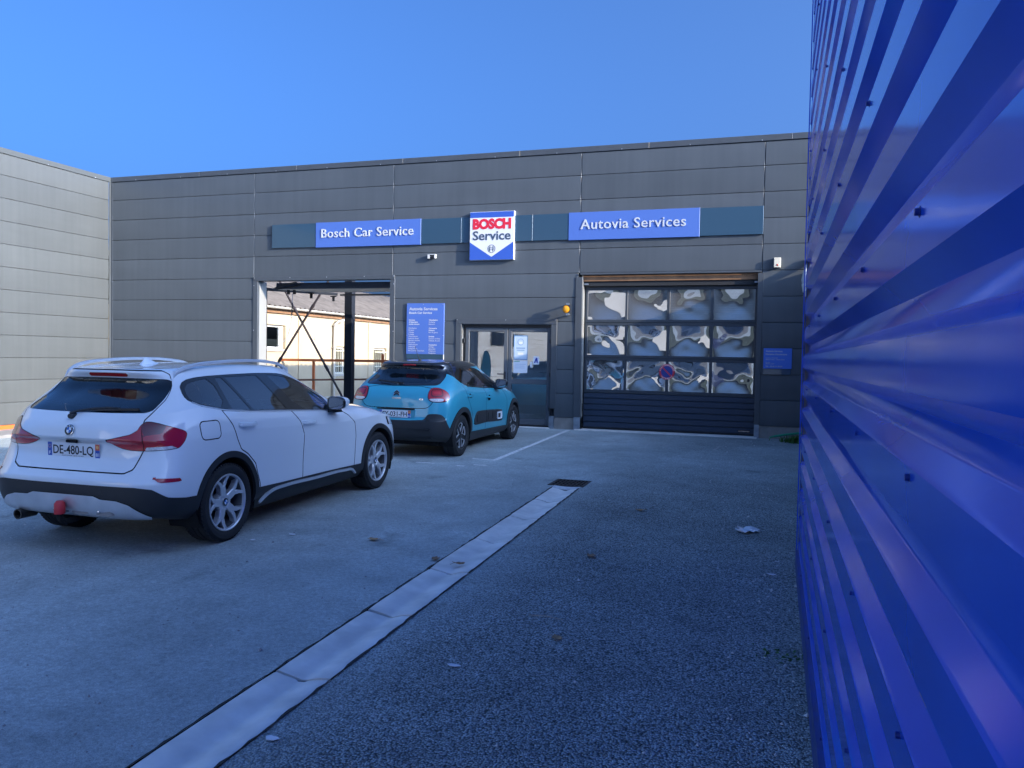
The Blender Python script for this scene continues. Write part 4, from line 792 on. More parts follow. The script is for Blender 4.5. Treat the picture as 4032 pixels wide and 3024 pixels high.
class Skin:
    def __init__(s, G, ref):
        nu, nv, _ = G.shape; du = np.gradient(G, axis=0); du[0] = (G[1]-G[1]*[1, -1, 1])/2; du[-1] = (G[-2]*[1, -1, 1]-G[-2])/2
        N = np.cross(du, np.gradient(G, axis=1)); ln = np.linalg.norm(N, axis=2, keepdims=True); N = N/np.maximum(ln, 1e-9)
        N[:, -1] = [0, 0, 1]; sgn = np.sign(np.median(N[nu//2-10:nu//2+10, 5:20, 1])); N *= sgn
        N[:, -1] = [0, 0, 1]; N[[0, -1], :, 1] = 0
        S = np.concatenate([[0], np.cumsum(np.linalg.norm(np.diff(G[:, ref], axis=0), axis=1))])
        s.V = [tuple(p) for p in G.reshape(-1, 3)]; s.N = [tuple(p) for p in N.reshape(-1, 3)]; s.S = list(np.repeat(S, nv))
        s.F = []; s.T = []
        for i in range(nu-1):
            for j in range(nv-1): a = i*nv+j; s.F.append([a, a+nv, a+nv+1, a+1]); s.T.append('body')
        f = s.F[(nu//2)*(nv-1)+12]; A, B_, D_ = (np.array(s.V[k]) for k in (f[0], f[1], f[3]))
        if np.cross(B_-A, D_-A)@np.array(s.N[f[0]]) < 0: s.F = [q[::-1] for q in s.F]
    def arrays(s): return np.array(s.V), np.array(s.S), np.array(s.N)
    def centres(s, V, S, N):
        ln = np.array([len(f) for f in s.F]); flat = np.array([i for f in s.F for i in f]); st_ = np.concatenate([[0], np.cumsum(ln)[:-1]])
        return np.add.reduceat(V[flat], st_, 0)/ln[:, None], np.add.reduceat(S[flat], st_)/ln, np.add.reduceat(N[flat], st_, 0)/ln[:, None]
    def split(s, d):
        """cut every face along the zero line of the vertex field d; returns d for all vertices"""
        pos = (np.asarray(d) > 0).tolist(); d = list(d); cache = {}; F2 = []; T2 = []
        for f, t in zip(s.F, s.T):
            p0 = pos[f[0]]; mixed = False
            for i in f:
                if pos[i] != p0: mixed = True; break
            if not mixed: F2.append(f); T2.append(t); continue
            n = len(f); ring = []
            for k in range(n):
                a, b = f[k], f[(k+1)%n]; ring.append(a)
                if (d[a] > 0) != (d[b] > 0):
                    key = (a, b) if a < b else (b, a)
                    if key not in cache:
                        q = d[a]/(d[a]-d[b]); q = min(.999, max(.001, q)); m = lambda X: tuple(X[a][c]+(X[b][c]-X[a][c])*q for c in range(3))
                        s.V.append(m(s.V)); s.N.append(m(s.N)); s.S.append(s.S[a]+(s.S[b]-s.S[a])*q); d.append(0.0); cache[key] = len(s.V)-1
                    ring.append(-1-cache[key])
            cuts = [k for k, q in enumerate(ring) if q < 0]; ring = [(-1-q if q < 0 else q) for q in ring]
            if len(cuts) != 2: F2.append(f); T2.append(t); continue
            i, j = cuts; F2 += [ring[i:j+1], ring[j:]+ring[:i+1]]; T2 += [t, t]
        s.F, s.T = F2, T2; return np.array(d)
    def feature(s, name, fn, gap=0.0, src=('body',), gapname=None):
        """fn(V, S, N) -> signed field; faces inside get `name`, a band of width gap is dropped"""
        if gap:
            for o in (gap/2, -gap/2): d = fn(*s.arrays())-o; d = np.where(np.abs(d) < 2e-5, 2e-5, d); s.split(d)
        else: d = fn(*s.arrays()); d = np.where(np.abs(d) < 2e-5, 2e-5, d); s.split(d)
        c = fn(*s.centres(*s.arrays()))
        for k, q in enumerate(c):
            if s.T[k] in src:
                if q < -gap/2: s.T[k] = name
                elif gap and q < gap/2: s.T[k] = gapname or 'void'
    def part(s, names, off=0.0, skirt=.012):
        """faces of the named regions -> (verts, faces, normals) with an inward flange along open borders"""
        fs = [f for f, t in zip(s.F, s.T) if t in names]; idx = {}; vs = []; ns = []; out = []
        for f in fs:
            g_ = []
            for i in f:
                if i not in idx:
                    idx[i] = len(vs); n = np.array(s.N[i]); n = n/max(1e-9, np.linalg.norm(n)); vs.append(tuple(np.array(s.V[i])+n*off)); ns.append(tuple(n))
                g_.append(idx[i])
            out.append(g_)
        s.flange = len(out)
        if skirt:
            cnt = {}
            for f in out:
                for k in range(len(f)): a, b = f[k], f[(k+1)%len(f)]; cnt.setdefault((min(a, b), max(a, b)), []).append((a, b))
            low = {}
            for e, l in cnt.items():
                if len(l) != 1: continue
                a, b = l[0]
                if abs(vs[a][1]) < 1e-4 and abs(vs[b][1]) < 1e-4: continue
                for i in (a, b):
                    if i not in low: low[i] = len(vs); vs.append(tuple(np.array(vs[i])-np.array(ns[i])*skirt)); ns.append(ns[i])
                out.append([b, a, low[a], low[b]])
        return vs, out, ns, s.flange
def car_mesh(name, chunks, m, parent, smooth=True):
    """chunks: list of (verts, faces, normals); welded on the centre line by position"""
    V, F, N = [], [], []; key = {}; FL = []
    for vs, fs, ns, fl_n in chunks:
        mp = []
        for v, n in zip(vs, ns):
            k = (round(v[0], 5), 0.0, round(v[2], 5)) if abs(v[1]) < 1e-4 else None
            if k and k in key: mp.append(key[k]); continue
            mp.append(len(V)); V.append(v); N.append(n)
            if k: key[k] = len(V)-1
        F += [[mp[i] for i in f] for f in fs]; FL += [int(k >= fl_n) for k in range(len(fs))]
    ok = [len(set(f)) >= 3 for f in F]; FL = [q for q, o_ in zip(FL, ok) if o_]; F = [f for f, o_ in zip(F, ok) if o_]; F = [[i for k, i in enumerate(f) if i != f[k-1]] for f in F]
    me = bpy.data.meshes.new(name); me.from_pydata(V, [], F); me.materials.append(MATS[m]); me.materials.append(MATS['liner_black']); me.update(); me.polygons.foreach_set('material_index', FL)
    me.polygons.foreach_set('use_smooth', [True]*len(me.polygons))
    nn = []
    for l in me.loops: nn.append(N[l.vertex_index])
    me.normals_split_custom_set(nn)
    o = bpy.data.objects.new(name, me); C.objects.link(o); o.parent = parent; WL[o.name] = Vector((0, 0, 0)); return o
def flip(ch):
    vs, fs, ns, k = ch; return [(v[0], -v[1], v[2]) for v in vs], [f[::-1] for f in fs], [(n[0], -n[1], n[2]) for n in ns], k
def lobj(name, mb, m, parent, smooth=False): return obj(name, mb, m, parent, smooth, local=True)
SIDE = lambda poly, c: (lambda V, S, N: np.where((np.abs(N[:, 1]) > c), poly_sdf(V[:, [0, 2]], poly), .5))
def side_f(poly): 
    P = np.array(poly); x0, x1 = P[:, 0].min()-.15, P[:, 0].max()+.15
    return lambda V, S, N: np.where((V[:, 0] > x0) & (V[:, 0] < x1) & (V[:, 1] > .45), poly_sdf(V[:, [0, 2]], poly), .5)
def rear_f(poly, xmax): return lambda V, S, N: np.where(V[:, 0] < xmax, poly_sdf(np.abs(V[:, [1, 2]])*[1, 1], poly), .5)
def sz_f(poly, smax): return lambda V, S, N: np.where(S < smax, poly_sdf(np.stack([S, V[:, 2]], 1), poly), .5)
def circ_f(cx, cz, r): return lambda V, S, N: np.where((V[:, 1] > .45) & (np.abs(V[:, 0]-cx) < .7) & (V[:, 2] < 1.0), np.hypot(V[:, 0]-cx, V[:, 2]-cz)-r, .5)

mat('tyre_rubber', (.018, .018, .019), .75, var=(20, .25)); mat('black_plastic', (.022, .023, .025), .55, var=(14, .15), bump=(400, .1, .001)); mat('gloss_black', (.008, .008, .009), .12, coat=.8); mat('alloy_silver', (.70, .70, .71), .32, .6, var=(8, .10)); mat('alloy_dark', (.035, .036, .04), .35, .5)
mat('barrel_shaded', (.10, .10, .105), .5, .6); mat('steel_disc', (.12, .115, .11), .4, .9); mat('chrome', (.75, .76, .78), .12, 1.0); mat('lamp_red', (.46, .010, .018), .12, coat=1.0); mat('lamp_dark_red', (.13, .006, .010), .10, coat=1.0); mat('lamp_bright_red', (.55, .02, .03), .25, coat=.6); mat('lamp_clear', (.62, .60, .60), .15, coat=1.0, var=(60, .3)); mat('seat_fabric', (.018, .019, .021), .85); mat('interior_plastic', (.012, .012, .013), .7); mat('reflector_red', (.40, .012, .02), .2, coat=.8)
glass('car_glass', (.72, .77, .77), 1.5, boost=.03); glass('privacy_glass', (.36, .39, .42), 1.5, boost=.04); glass('side_glass', (.42, .45, .47), 1.5, boost=.13)
mat('plate_white', (.78, .79, .80), .35); mat('plate_blue', (.02, .09, .42), .35); mat('plate_ink', (.012, .012, .014), .5); mat('plate_red', (.70, .12, .06), .4); mat('liner_black', (.006, .006, .006), .95)

def wheel(parent, x, y, z, Rt, Rr, wd, style, sgn):
    """sgn -1: right side (face looks to -y)"""
    w_ = bpy.data.objects.new('wheel', None); C.objects.link(w_); w_.parent = parent; w_.location = (x, y, z); w_.empty_display_size = .1; WL[w_.name] = Vector((0, 0, 0)); tag(w_)
    fn = lambda a, b, h: (a, sgn*h, b); h = wd/2
    prof = [(Rr+.004, -h+.012), (Rr+.02, -h+.002), (Rr+(Rt-Rr)*.55, -h-.004), (Rt-.022, -h+.006), (Rt-.006, -h+.026), (Rt, -h+.045)]
    gro = []
    for k, c in enumerate((-.32, -.11, .11, .32)): gro += [(Rt, c*wd-.006), (Rt-.009, c*wd-.004), (Rt-.009, c*wd+.004), (Rt, c*wd+.006)]
    prof += gro+[(Rt, h-.045), (Rt-.006, h-.026), (Rt-.022, h-.006), (Rr+(Rt-Rr)*.72, h+.001), (Rr+(Rt-Rr)*.70, h+.004), (Rr+(Rt-Rr)*.45, h+.004), (Rr+.02, h-.003), (Rr+.004, h-.014)]
    ty = lobj('tyre', MB().lathe(prof, fn, 72), 'tyre_rubber', w_, smooth=True)
    bl = MB(); nb = 64
    for k in range(nb):                      # shoulder blocks
        for hh in (h-.030, -h+.030):
            a0, a1 = 2*math.pi*(k+.1)/nb, 2*math.pi*(k+.75)/nb; r0, r1 = Rt-.012, Rt+.0015
            bl.add([fn(r0*math.cos(a), r0*math.sin(a), hh+o) for a in (a0, a1) for o in (-.022, .018)]+[fn(r1*math.cos(a), r1*math.sin(a), hh+o) for a in (a0, a1) for o in (-.020, .012)], [(4,6,7,5),(0,4,5,1),(2,3,7,6),(0,2,6,4),(1,5,7,3)])
    tag(lobj('tread_blocks', bl, 'tyre_rubber', w_), kind='stuff')
    bar = MB().lathe([(Rr+.006, h-.016), (Rr+.006, h-.006), (Rr-.002, h-.004), (Rr-.010, h-.010), (Rr-.014, h-.03)], fn, 64)
    rim = lobj('rim', bar, 'alloy_silver' if style == 'y' else 'alloy_dark', w_, smooth=True)
    lobj('barrel', MB().lathe([(Rr-.013, h-.028), (Rr-.03, h-.07), (Rr-.035, -h+.02), (Rr+.004, -h+.012)], fn, 48), 'barrel_shaded', w_, smooth=True)  # silver barrel coloured darker to stand for the shade behind the spokes
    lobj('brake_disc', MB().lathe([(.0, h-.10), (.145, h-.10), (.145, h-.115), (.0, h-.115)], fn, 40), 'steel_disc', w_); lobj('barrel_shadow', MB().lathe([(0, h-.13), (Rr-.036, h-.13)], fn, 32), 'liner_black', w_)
    def prism3(poly, hin, hout, mm, nm, bev=.006):
        """poly ccw [(a,b,h)] front outline with its own height"""
        n = len(poly); cx, cy = sum(p[0] for p in poly)/n, sum(p[1] for p in poly)/n; mb = MB()
        inn = [(p[0]+(cx-p[0])*.16, p[1]+(cy-p[1])*.16, p[2]) for p in poly]
        mb.v = [fn(a, b, c) for a, b, c in inn]+[fn(a, b, c-bev) for a, b, c in poly]+[fn(a, b, c-.05) for a, b, c in poly]
        mb.f = [list(range(n))]+[[i, i+n, (i+1)%n+n, (i+1)%n] for i in range(n)]+[[i+n, i+2*n, (i+1)%n+2*n, (i+1)%n+n] for i in range(n)]
        return lobj(nm, mb, mm, rim)
    if style == 'y':
        hub = h-.035; edge = h-.014
        lobj('hub', MB().lathe([(.036, hub-.004), (.078, hub-.008), (.088, hub-.03), (.088, hub-.07)], fn, 30), 'alloy_silver', rim, smooth=True)
        for k in range(5):
            a0 = 2*math.pi*k/5+R(90)*1.0+R(14); rot = lambda r, da: (r*math.cos(a0+da), r*math.sin(a0+da))
            st = [(.058, -.60), (.058, .60), (.105, .34), (.155, .20), (.155, -.20), (.105, -.34)]
            prism3([(*rot(r, -da), hub-.002+(r-.06)*.10) for r, da in st], 0, 0, 'alloy_silver', 'spoke')
            for s in (-1, 1):
                br = [(.138, .25*s), (.138, -.02*s), (.170, .05*s), (Rr-.004, .27*s), (Rr-.004, .41*s), (.185, .30*s)]
                if s < 0: br = br[::-1]
                prism3([(*rot(r, -da), hub+.006+(r-.14)*.13) for r, da in br], 0, 0, 'alloy_silver', 'spoke')
            q = a0+math.pi/5; lobj('bolt', MB().lathe([(0, hub-.022), (.010, hub-.022), (.010, hub-.03)], lambda a, b, hh: fn(a+.056*math.cos(q), b+.056*math.sin(q), hh), 8), 'liner_black', rim)
        lobj('hub_cap', MB().lathe([(0, hub+.006), (.026, hub+.005), (.034, hub+.001), (.037, hub-.01)], fn, 24), 'gloss_black', rim, smooth=True)
        for k in range(4):
            mb = MB(); mb.v = [fn(0, 0, hub+.0075)]+[fn(.021*math.cos(t), .021*math.sin(t), hub+.0068) for t in [math.pi/2*k+math.pi/2*i/5 for i in range(6)]]; mb.f = [[0, i, i+1] for i in range(1, 6)]; lobj('cap_quarter', mb, 'badge_blue' if k % 2 else 'badge_white', rim)
        lobj('cap_ring', MB().lathe([(.034, hub+.003), (.037, hub+.003), (.037, hub), (.034, hub)], fn, 24), 'chrome', rim)
    else:
        hub = h-.022
        lobj('hub', MB().lathe([(0, hub+.004), (.03, hub+.003), (.055, hub-.004), (.065, hub-.03)], fn, 30), 'alloy_dark', rim, smooth=True)
        for k in range(5):
            a0 = 2*math.pi*k/5+R(20); out = [(.050, 0), (.085, -.17), (.155, -.40), (Rr-.028, -.47), (Rr-.012, -.30), (Rr-.012, .0), (Rr-.012, .30), (Rr-.028, .47), (.155, .40), (.085, .17)]
            pl = chaikin([(r*math.cos(a0+da), r*math.sin(a0+da)) for r, da in out], 2); n = len(pl); cx, cy = sum(p[0] for p in pl)/n, sum(p[1] for p in pl)/n
            def ring(sc_, hh): return [fn(cx+(p[0]-cx)*sc_, cy+(p[1]-cy)*sc_, hh) for p in pl]
            mb = MB(); mb.v = ring(1.0, hub-.004)+ring(.985, hub+.003)+ring(.78, hub+.002)+ring(.75, hub-.012); mb.f = [[j*n+i, j*n+(i+1)%n, (j+1)*n+(i+1)%n, (j+1)*n+i] for j in range(3) for i in range(n)]; lobj('petal_edge', mb, 'alloy_silver', rim, smooth=True)
            mb = MB(); mb.v = ring(.75, hub-.013)+ring(.68, hub-.05); mb.f = [[i, (i+1)%n, n+(i+1)%n, n+i] for i in range(n)]; lobj('petal_wall', mb, 'alloy_dark', rim, smooth=True)
            b0 = a0+math.pi/5; br = [(.045, -.5), (.12, -.24), (Rr-.010, -.20), (Rr-.010, .20), (.12, .24), (.045, .5)]
            mb = MB(); mb.prism([(r*math.cos(b0+da), r*math.sin(b0+da)) for r, da in br], lambda p, d: fn(p[0], p[1], d), hub-.006, hub-.04); lobj('spoke', mb, 'alloy_dark', rim)
    return w_
def arch_liner(parent, x, z, r, yin, yout):
    mb = MB(); n = 28
    for k in range(n+1):
        a = R(-25)+R(230)*k/n
        for y in (yout, yin): mb.v.append((x+r*math.cos(a), y, z+r*math.sin(a)))
    for k in range(n): mb.f.append([2*k, 2*k+1, 2*k+3, 2*k+2])
    o = len(mb.v); mb.v += [(x+r*math.cos(R(-25)+R(230)*k/n), yin, z+r*math.sin(R(-25)+R(230)*k/n)) for k in range(n+1)]; mb.f.append([o+k for k in range(n+1)])
    return lobj('wheel_arch_liner', mb, 'liner_black', parent)
def seat(parent, x, y, w_=.46, head=True, h=.62):
    mb = MB(); pr = chaikin([(x+.02, .46), (x-.06, .52+.2), (x-.16, .46+h), (x-.06, .48+h), (x+.06, .75), (x+.12, .58), (x+.50, .60), (x+.53, .50), (x+.45, .44)], 2)
    mb.prism(pr, lambda p, d: (p[0], d, p[1]), y-w_/2, y+w_/2); s = lobj('seat', mb, 'seat_fabric', parent, smooth=True)
    if head:
        hb = MB(); pr = chaikin([(x-.20, .50+h), (x-.24, .62+h), (x-.21, .70+h), (x-.13, .70+h), (x-.10, .60+h), (x-.12, .50+h)], 2); hb.prism(pr, lambda p, d: (p[0], d, p[1]), y-.13, y+.13); lobj('headrest', hb, 'seat_fabric', s, smooth=True)
    return s
def number_plate(parent, x, z, tilt, reg, dep='81', w_=.52, h=.11, yc=0.0, fn_=None, small=True):
    p = MB(); f = lambda a, b, d: (x-d*math.cos(tilt)+b*math.sin(tilt), yc-a, z+b*math.cos(tilt)+d*math.sin(tilt))     # a to the right seen from behind
    bx = lambda a0, a1, b0, b1, d0, d1: MB().prism([(a0, b0), (a1, b0), (a1, b1), (a0, b1)], lambda q, d: f(q[0], q[1], d), d0, d1)
    pl = lobj('number_plate', MB().prism(rrect(-w_/2, w_/2, -h/2, h/2, .008), lambda q, d: f(q[0], q[1], d), 0, .004), 'plate_white', parent)
    lobj('blue_band', bx(-w_/2+.001, -w_/2+.042, -h/2+.001, h/2-.001, .0041, .0052), 'plate_blue', pl); lobj('blue_band', bx(w_/2-.045, w_/2-.001, -h/2+.001, h/2*.12, .0041, .0052), 'plate_blue', pl); lobj('red_band', bx(w_/2-.045, w_/2-.001, h/2*.12, h/2-.001, .0041, .0052), 'plate_red', pl)
    def txt(s, a, b, size, wd, m, bold):
        vs, fs = text_mesh(s, size, bold, .0003); x0 = min(v[0] for v in vs); x1 = max(v[0] for v in vs); k = wd/(x1-x0)
        mb = MB(); mb.add([f(a+(v[0]-x0)*k, b+v[1], .0056+v[2]) for v in vs], fs); return mb
    lobj('registration', txt(reg, -w_/2+.056, -.034, .098, w_-.118, 0, .0012), 'plate_ink', pl); lobj('country_letter', txt('F', -w_/2+.013, -.042, .034, .016, 0, .0008), 'plate_white', pl); lobj('county_number', txt(dep, w_/2-.040, -.042, .038, .034, 0, .0008), 'plate_white', pl)
    st = MB()
    for k in range(12):
        a = 2*math.pi*k/12; cx, cy = -w_/2+.021+.013*math.cos(a), .022+.013*math.sin(a); st.add([f(cx-.002, cy-.002, .0055), f(cx+.002, cy-.002, .0055), f(cx+.002, cy+.002, .0055), f(cx-.002, cy+.002, .0055)], [(0, 1, 2, 3)])
    tag(lobj('star_ring', st, 'plate_gold', pl), kind='stuff'); lobj('region_crest', MB().prism([(w_/2-.023+.014*math.cos(t), .030+.014*math.sin(t)) for t in [R(45*i) for i in range(8)]], lambda q, d: f(q[0], q[1], d), .0053, .006), 'plate_gold', pl)
    mb = txt('AUTOVIA SERVICES', -.12, -.0505, .010, .22, 0, 0); lobj('dealer_line', mb, 'plate_ink', pl)
    return pl
mat('plate_gold', (.85, .45, .15), .4); mat('badge_blue', (.03, .18, .55), .2, coat=.6); mat('badge_white', (.8, .82, .85), .2, coat=.6)
def place_car(root, o, hd):
    hd = Vector(hd).normalized(); lf = Vector((-hd.y, hd.x, 0)).normalized(); up = hd.cross(lf)
    root.matrix_world = Matrix(((hd.x, lf.x, up.x, o[0]), (hd.y, lf.y, up.y, o[1]), (hd.z, lf.z, up.z, o[2]), (0, 0, 0, 1)))

def car_mirror(par, s, x, y, z, m, k=1.0, w_=.112, h=.078):
    sup = lambda t, e=.62: (math.copysign(abs(math.cos(t))**e, math.cos(t)), math.copysign(abs(math.sin(t))**e, math.sin(t)))
    def shell(sec, mm, nm, parent, cap=True):
        mb = MB(); n = 24
        for (dx, ka, kb, dz) in sec:
            for a in range(n): c, q = sup(2*math.pi*a/n); mb.v.append((x+dx, s*(y+w_*ka*c), z+dz+h*kb*q*(1-.12*c)))
        for i in range(len(sec)-1):
            for a in range(n): mb.f.append([i*n+a, i*n+(a+1)%n, i*n+n+(a+1)%n, i*n+n+a])
        if cap: mb.f += [list(range(n)), list(range((len(sec)-1)*n, len(sec)*n))]
        return lobj(nm, mb, mm, parent, smooth=True)
    mo = shell([(.030, 1.0, 1.0, 0), (.065, 1.0, .98, .002), (.12, .93, .86, .006), (.165, .75, .62, .008), (.185, .45, .34, .008)], m, 'door_mirror', par)
    shell([(-.004, .90, .88, 0), (-.004, .98, .97, 0), (.004, 1.015, 1.01, 0), (.034, 1.015, 1.01, 0)], 'gloss_black', 'mirror_housing', mo, False)
    shell([(.002, .90, .88, 0), (.0021, .01, .01, 0)], 'mirror_dark', 'mirror_glass', mo, False)
    lobj('mirror_foot', MB().prism([(x+.02, z-.10), (x+.20, z-.105), (x+.13, z-.02), (x+.05, z-.02)], lambda p, d: (p[0], d, p[1]), s*(y-.16), s*(y-.03)), 'gloss_black', mo)
    return mo
mat('mirror_dark', (.35, .36, .38), .05, 1.0)
BMW_O, BMW_HD = (-5.2598, 4.9019, .0589), (-.010307, .999875, .011998)
C3_O, C3_HD = (-5.4148, 10.8221, .1298), (.006918, .999904, .011999)
# ---- the white estate-like SUV
mat('rail_satin', (.72, .73, .74), .35, .35); mat('paint_white', (.80, .83, .84), .25, 0, .5, coat=1.0, bump=(3, .02, .01))
def st(*rows): return rows
B = [
 [(.14,0,.315),(.14,.40,.315),(.17,.60,.315),(.27,.72,.29),(.45,.77,.26),(.81,.78,.22),(1.25,.80,.20),(1.9,.80,.20),(2.62,.80,.20),(3.1,.80,.20),(3.57,.78,.20),(4.0,.72,.20),(4.17,.55,.20),(4.26,.28,.20),(4.28,0,.20)],
 [(.02,0,.328),(.025,.40,.328),(.06,.66,.33),(.17,.80,.335),(.42,.86,.33),(.81,.87,.32),(1.25,.875,.30),(1.9,.872,.29),(2.62,.872,.285),(3.1,.88,.285),(3.57,.87,.28),(4.05,.82,.26),(4.25,.64,.25),(4.35,.33,.24),(4.38,0,.24)],
 [(-.03,0,.48),(-.025,.40,.48),(.015,.69,.48),(.13,.85,.48),(.42,.895,.46),(.81,.895,.44),(1.25,.89,.42),(1.9,.885,.40),(2.62,.885,.39),(3.1,.893,.39),(3.57,.895,.39),(4.06,.85,.36),(4.29,.67,.35),(4.40,.35,.34),(4.43,0,.34)],
 [(-.035,0,.605),(-.03,.40,.605),(.01,.69,.60),(.13,.855,.60),(.42,.90,.58),(.81,.90,.56),(1.25,.89,.53),(1.9,.885,.51),(2.62,.886,.50),(3.1,.895,.50),(3.57,.90,.50),(4.06,.855,.47),(4.30,.68,.46),(4.42,.36,.46),(4.455,0,.46)],
 [(.015,0,.675),(.02,.38,.675),(.055,.67,.675),(.165,.85,.675),(.43,.898,.66),(.81,.902,.65),(1.25,.893,.64),(1.9,.888,.62),(2.62,.888,.61),(3.1,.895,.61),(3.57,.897,.61),(4.06,.85,.58),(4.29,.67,.57),(4.41,.35,.56),(4.45,0,.56)],
 [(.078,0,.80),(.080,.36,.80),(.11,.64,.80),(.20,.83,.79),(.44,.893,.79),(.81,.902,.79),(1.25,.90,.77),(1.9,.897,.75),(2.62,.897,.74),(3.1,.897,.73),(3.57,.89,.73),(4.05,.84,.70),(4.27,.66,.68),(4.39,.35,.67),(4.43,0,.66)],
 [(.020,0,.925),(.030,.36,.922),(.095,.64,.915),(.225,.815,.91),(.45,.882,.92),(.81,.898,.93),(1.25,.90,.92),(1.9,.90,.895),(2.62,.897,.86),(3.1,.893,.86),(3.57,.875,.87),(4.0,.80,.84),(4.2,.62,.80),(4.33,.33,.775),(4.37,0,.77)],
 [(.050,0,1.03),(.062,.35,1.03),(.125,.61,1.03),(.245,.775,1.03),(.46,.85,1.05),(.81,.878,1.04),(1.25,.885,1.01),(1.9,.887,.975),(2.62,.878,.93),(3.05,.86,.93),(3.45,.80,.945),(3.70,.66,.95),(3.80,.45,.955),(3.85,.22,.965),(3.86,0,.97)],
 [(.115,0,1.115),(.128,.33,1.115),(.18,.595,1.118),(.30,.742,1.125),(.48,.805,1.155),(.82,.845,1.12),(1.25,.858,1.08),(1.9,.862,1.042),(2.62,.845,.995),(2.87,.78,1.005),(2.96,.64,1.02),(3.0,.48,1.03),(3.03,.32,1.035),(3.045,.16,1.04),(3.05,0,1.04)],
 [(.43,0,1.392),(.44,.22,1.392),(.475,.46,1.39),(.545,.580,1.388),(.66,.615,1.40),(.88,.645,1.412),(1.25,.66,1.42),(1.62,.66,1.42),(1.98,.645,1.40),(2.15,.60,1.385),(2.2,.52,1.395),(2.24,.42,1.402),(2.26,.3,1.406),(2.28,.15,1.41),(2.285,0,1.41)],
 [(.395,0,1.432),(.41,.22,1.430),(.46,.44,1.428),(.565,.552,1.432),(.70,.59,1.445),(.90,.612,1.456),(1.25,.625,1.464),(1.6,.625,1.462),(1.95,.61,1.442),(2.08,.565,1.435),(2.13,.49,1.438),(2.16,.4,1.440),(2.18,.28,1.442),(2.19,.14,1.444),(2.195,0,1.444)],
 [(.55,0,1.468),(.565,.17,1.468),(.60,.29,1.466),(.68,.36,1.470),(.80,.385,1.478),(.98,.40,1.486),(1.25,.405,1.490),(1.55,.405,1.486),(1.8,.395,1.474),(1.9,.36,1.470),(1.94,.31,1.470),(1.97,.25,1.470),(1.985,.18,1.471),(1.995,.09,1.472),(2.0,0,1.472)],
 [(.80,0,1.488),(.81,0,1.488),(.84,0,1.489),(.89,0,1.491),(.97,0,1.493),(1.08,0,1.496),(1.25,0,1.497),(1.45,0,1.494),(1.6,0,1.490),(1.68,0,1.487),(1.71,0,1.486),(1.73,0,1.485),(1.74,0,1.484),(1.75,0,1.484),(1.76,0,1.484)]]
lip = [tuple(.28*a+.72*b for a, b in zip(q, r)) for q, r in zip(B[5], B[6])]; lip[0] = (.074, 0, .888); lip[1] = (.078, .36, .886); lip[2] = (.112, .64, .882); B.insert(6, lip)
bm = thing('parked_suv', 'white SUV with silver roof rails, red tow ball cap and French plate', 'car')
G, lr = loft(B, .021, crease=(3, 4, 6, 7, 9)); sk = Skin(G, lr[7])
RA, FA, WZ, WR, RR = .81, 3.57, .333, .333, .236
for ax in (RA, FA): sk.feature('void', circ_f(ax, WZ+.012, .372))
for ax in (RA, FA): sk.feature('cladding', circ_f(ax, WZ+.012, .426))
# dark lower skirt: sills, then round the rear bumper
sk.feature('cladding', side_f([(1.0, .40), (1.6, .383), (2.4, .372), (3.35, .352), (3.35, .05), (1.0, .05)]))
sk.feature('cladding', lambda V, S, N: np.where(V[:, 0] > 3.7, V[:, 2]-.34, .5))
sk.feature('cladding', sz_f([(-.2, .572), (.60, .572), (.74, .555), (.86, .49), (1.00, .466), (1.40, .45), (1.40, .05), (-.2, .05)], 1.45))
sk.feature('diffuser', lambda V, S, N: np.where(V[:, 0] < .35, poly_sdf(V[:, [1, 2]], [(-.1, .492), (.30, .492), (.36, .470), (.50, .466), (.60, .44), (.73, .345), (.70, .318), (-.1, .318)]), .5), src=('cladding',))
sk.feature('reflector', sz_f([(.735, .640), (.94, .630), (.955, .604), (.79, .606)], 1.3))
# tail lamps: outer unit and the piece on the tailgate, told apart by the shut line
LAMP = chaikin([(.315, .912), (.42, .935), (.60, .975), (.655, 1.065), (.74, 1.060), (.90, 1.015), (.985, .985), (.995, .955), (.94, .875), (.90, .852), (.66, .838), (.50, .842), (.40, .870)], 1)
sk.feature('lamp', sz_f(LAMP, 1.4), gap=.005)
SEAM = .648
sk.feature('lamp_white', lambda V, S, N: np.where(S < 1.3, np.maximum(poly_sdf(np.stack([S, V[:, 2]], 1), [(SEAM+.012, .833), (SEAM+.012, .866), (.86, .876), (.90, .86), (.88, .83)]), -.9), .5), src=('lamp',))
sk.feature('lamp_top', lambda V, S, N: np.where(S < 1.3, poly_sdf(np.stack([S, V[:, 2]], 1), [(SEAM+.012, .955), (.80, .972), (.86, 1.06), (.62, 1.1)]), .5), src=('lamp',))
sk.feature('lamp_inner', lambda V, S, N: np.where(S < 1.3, S-SEAM, .5), gap=.006, src=('lamp',))
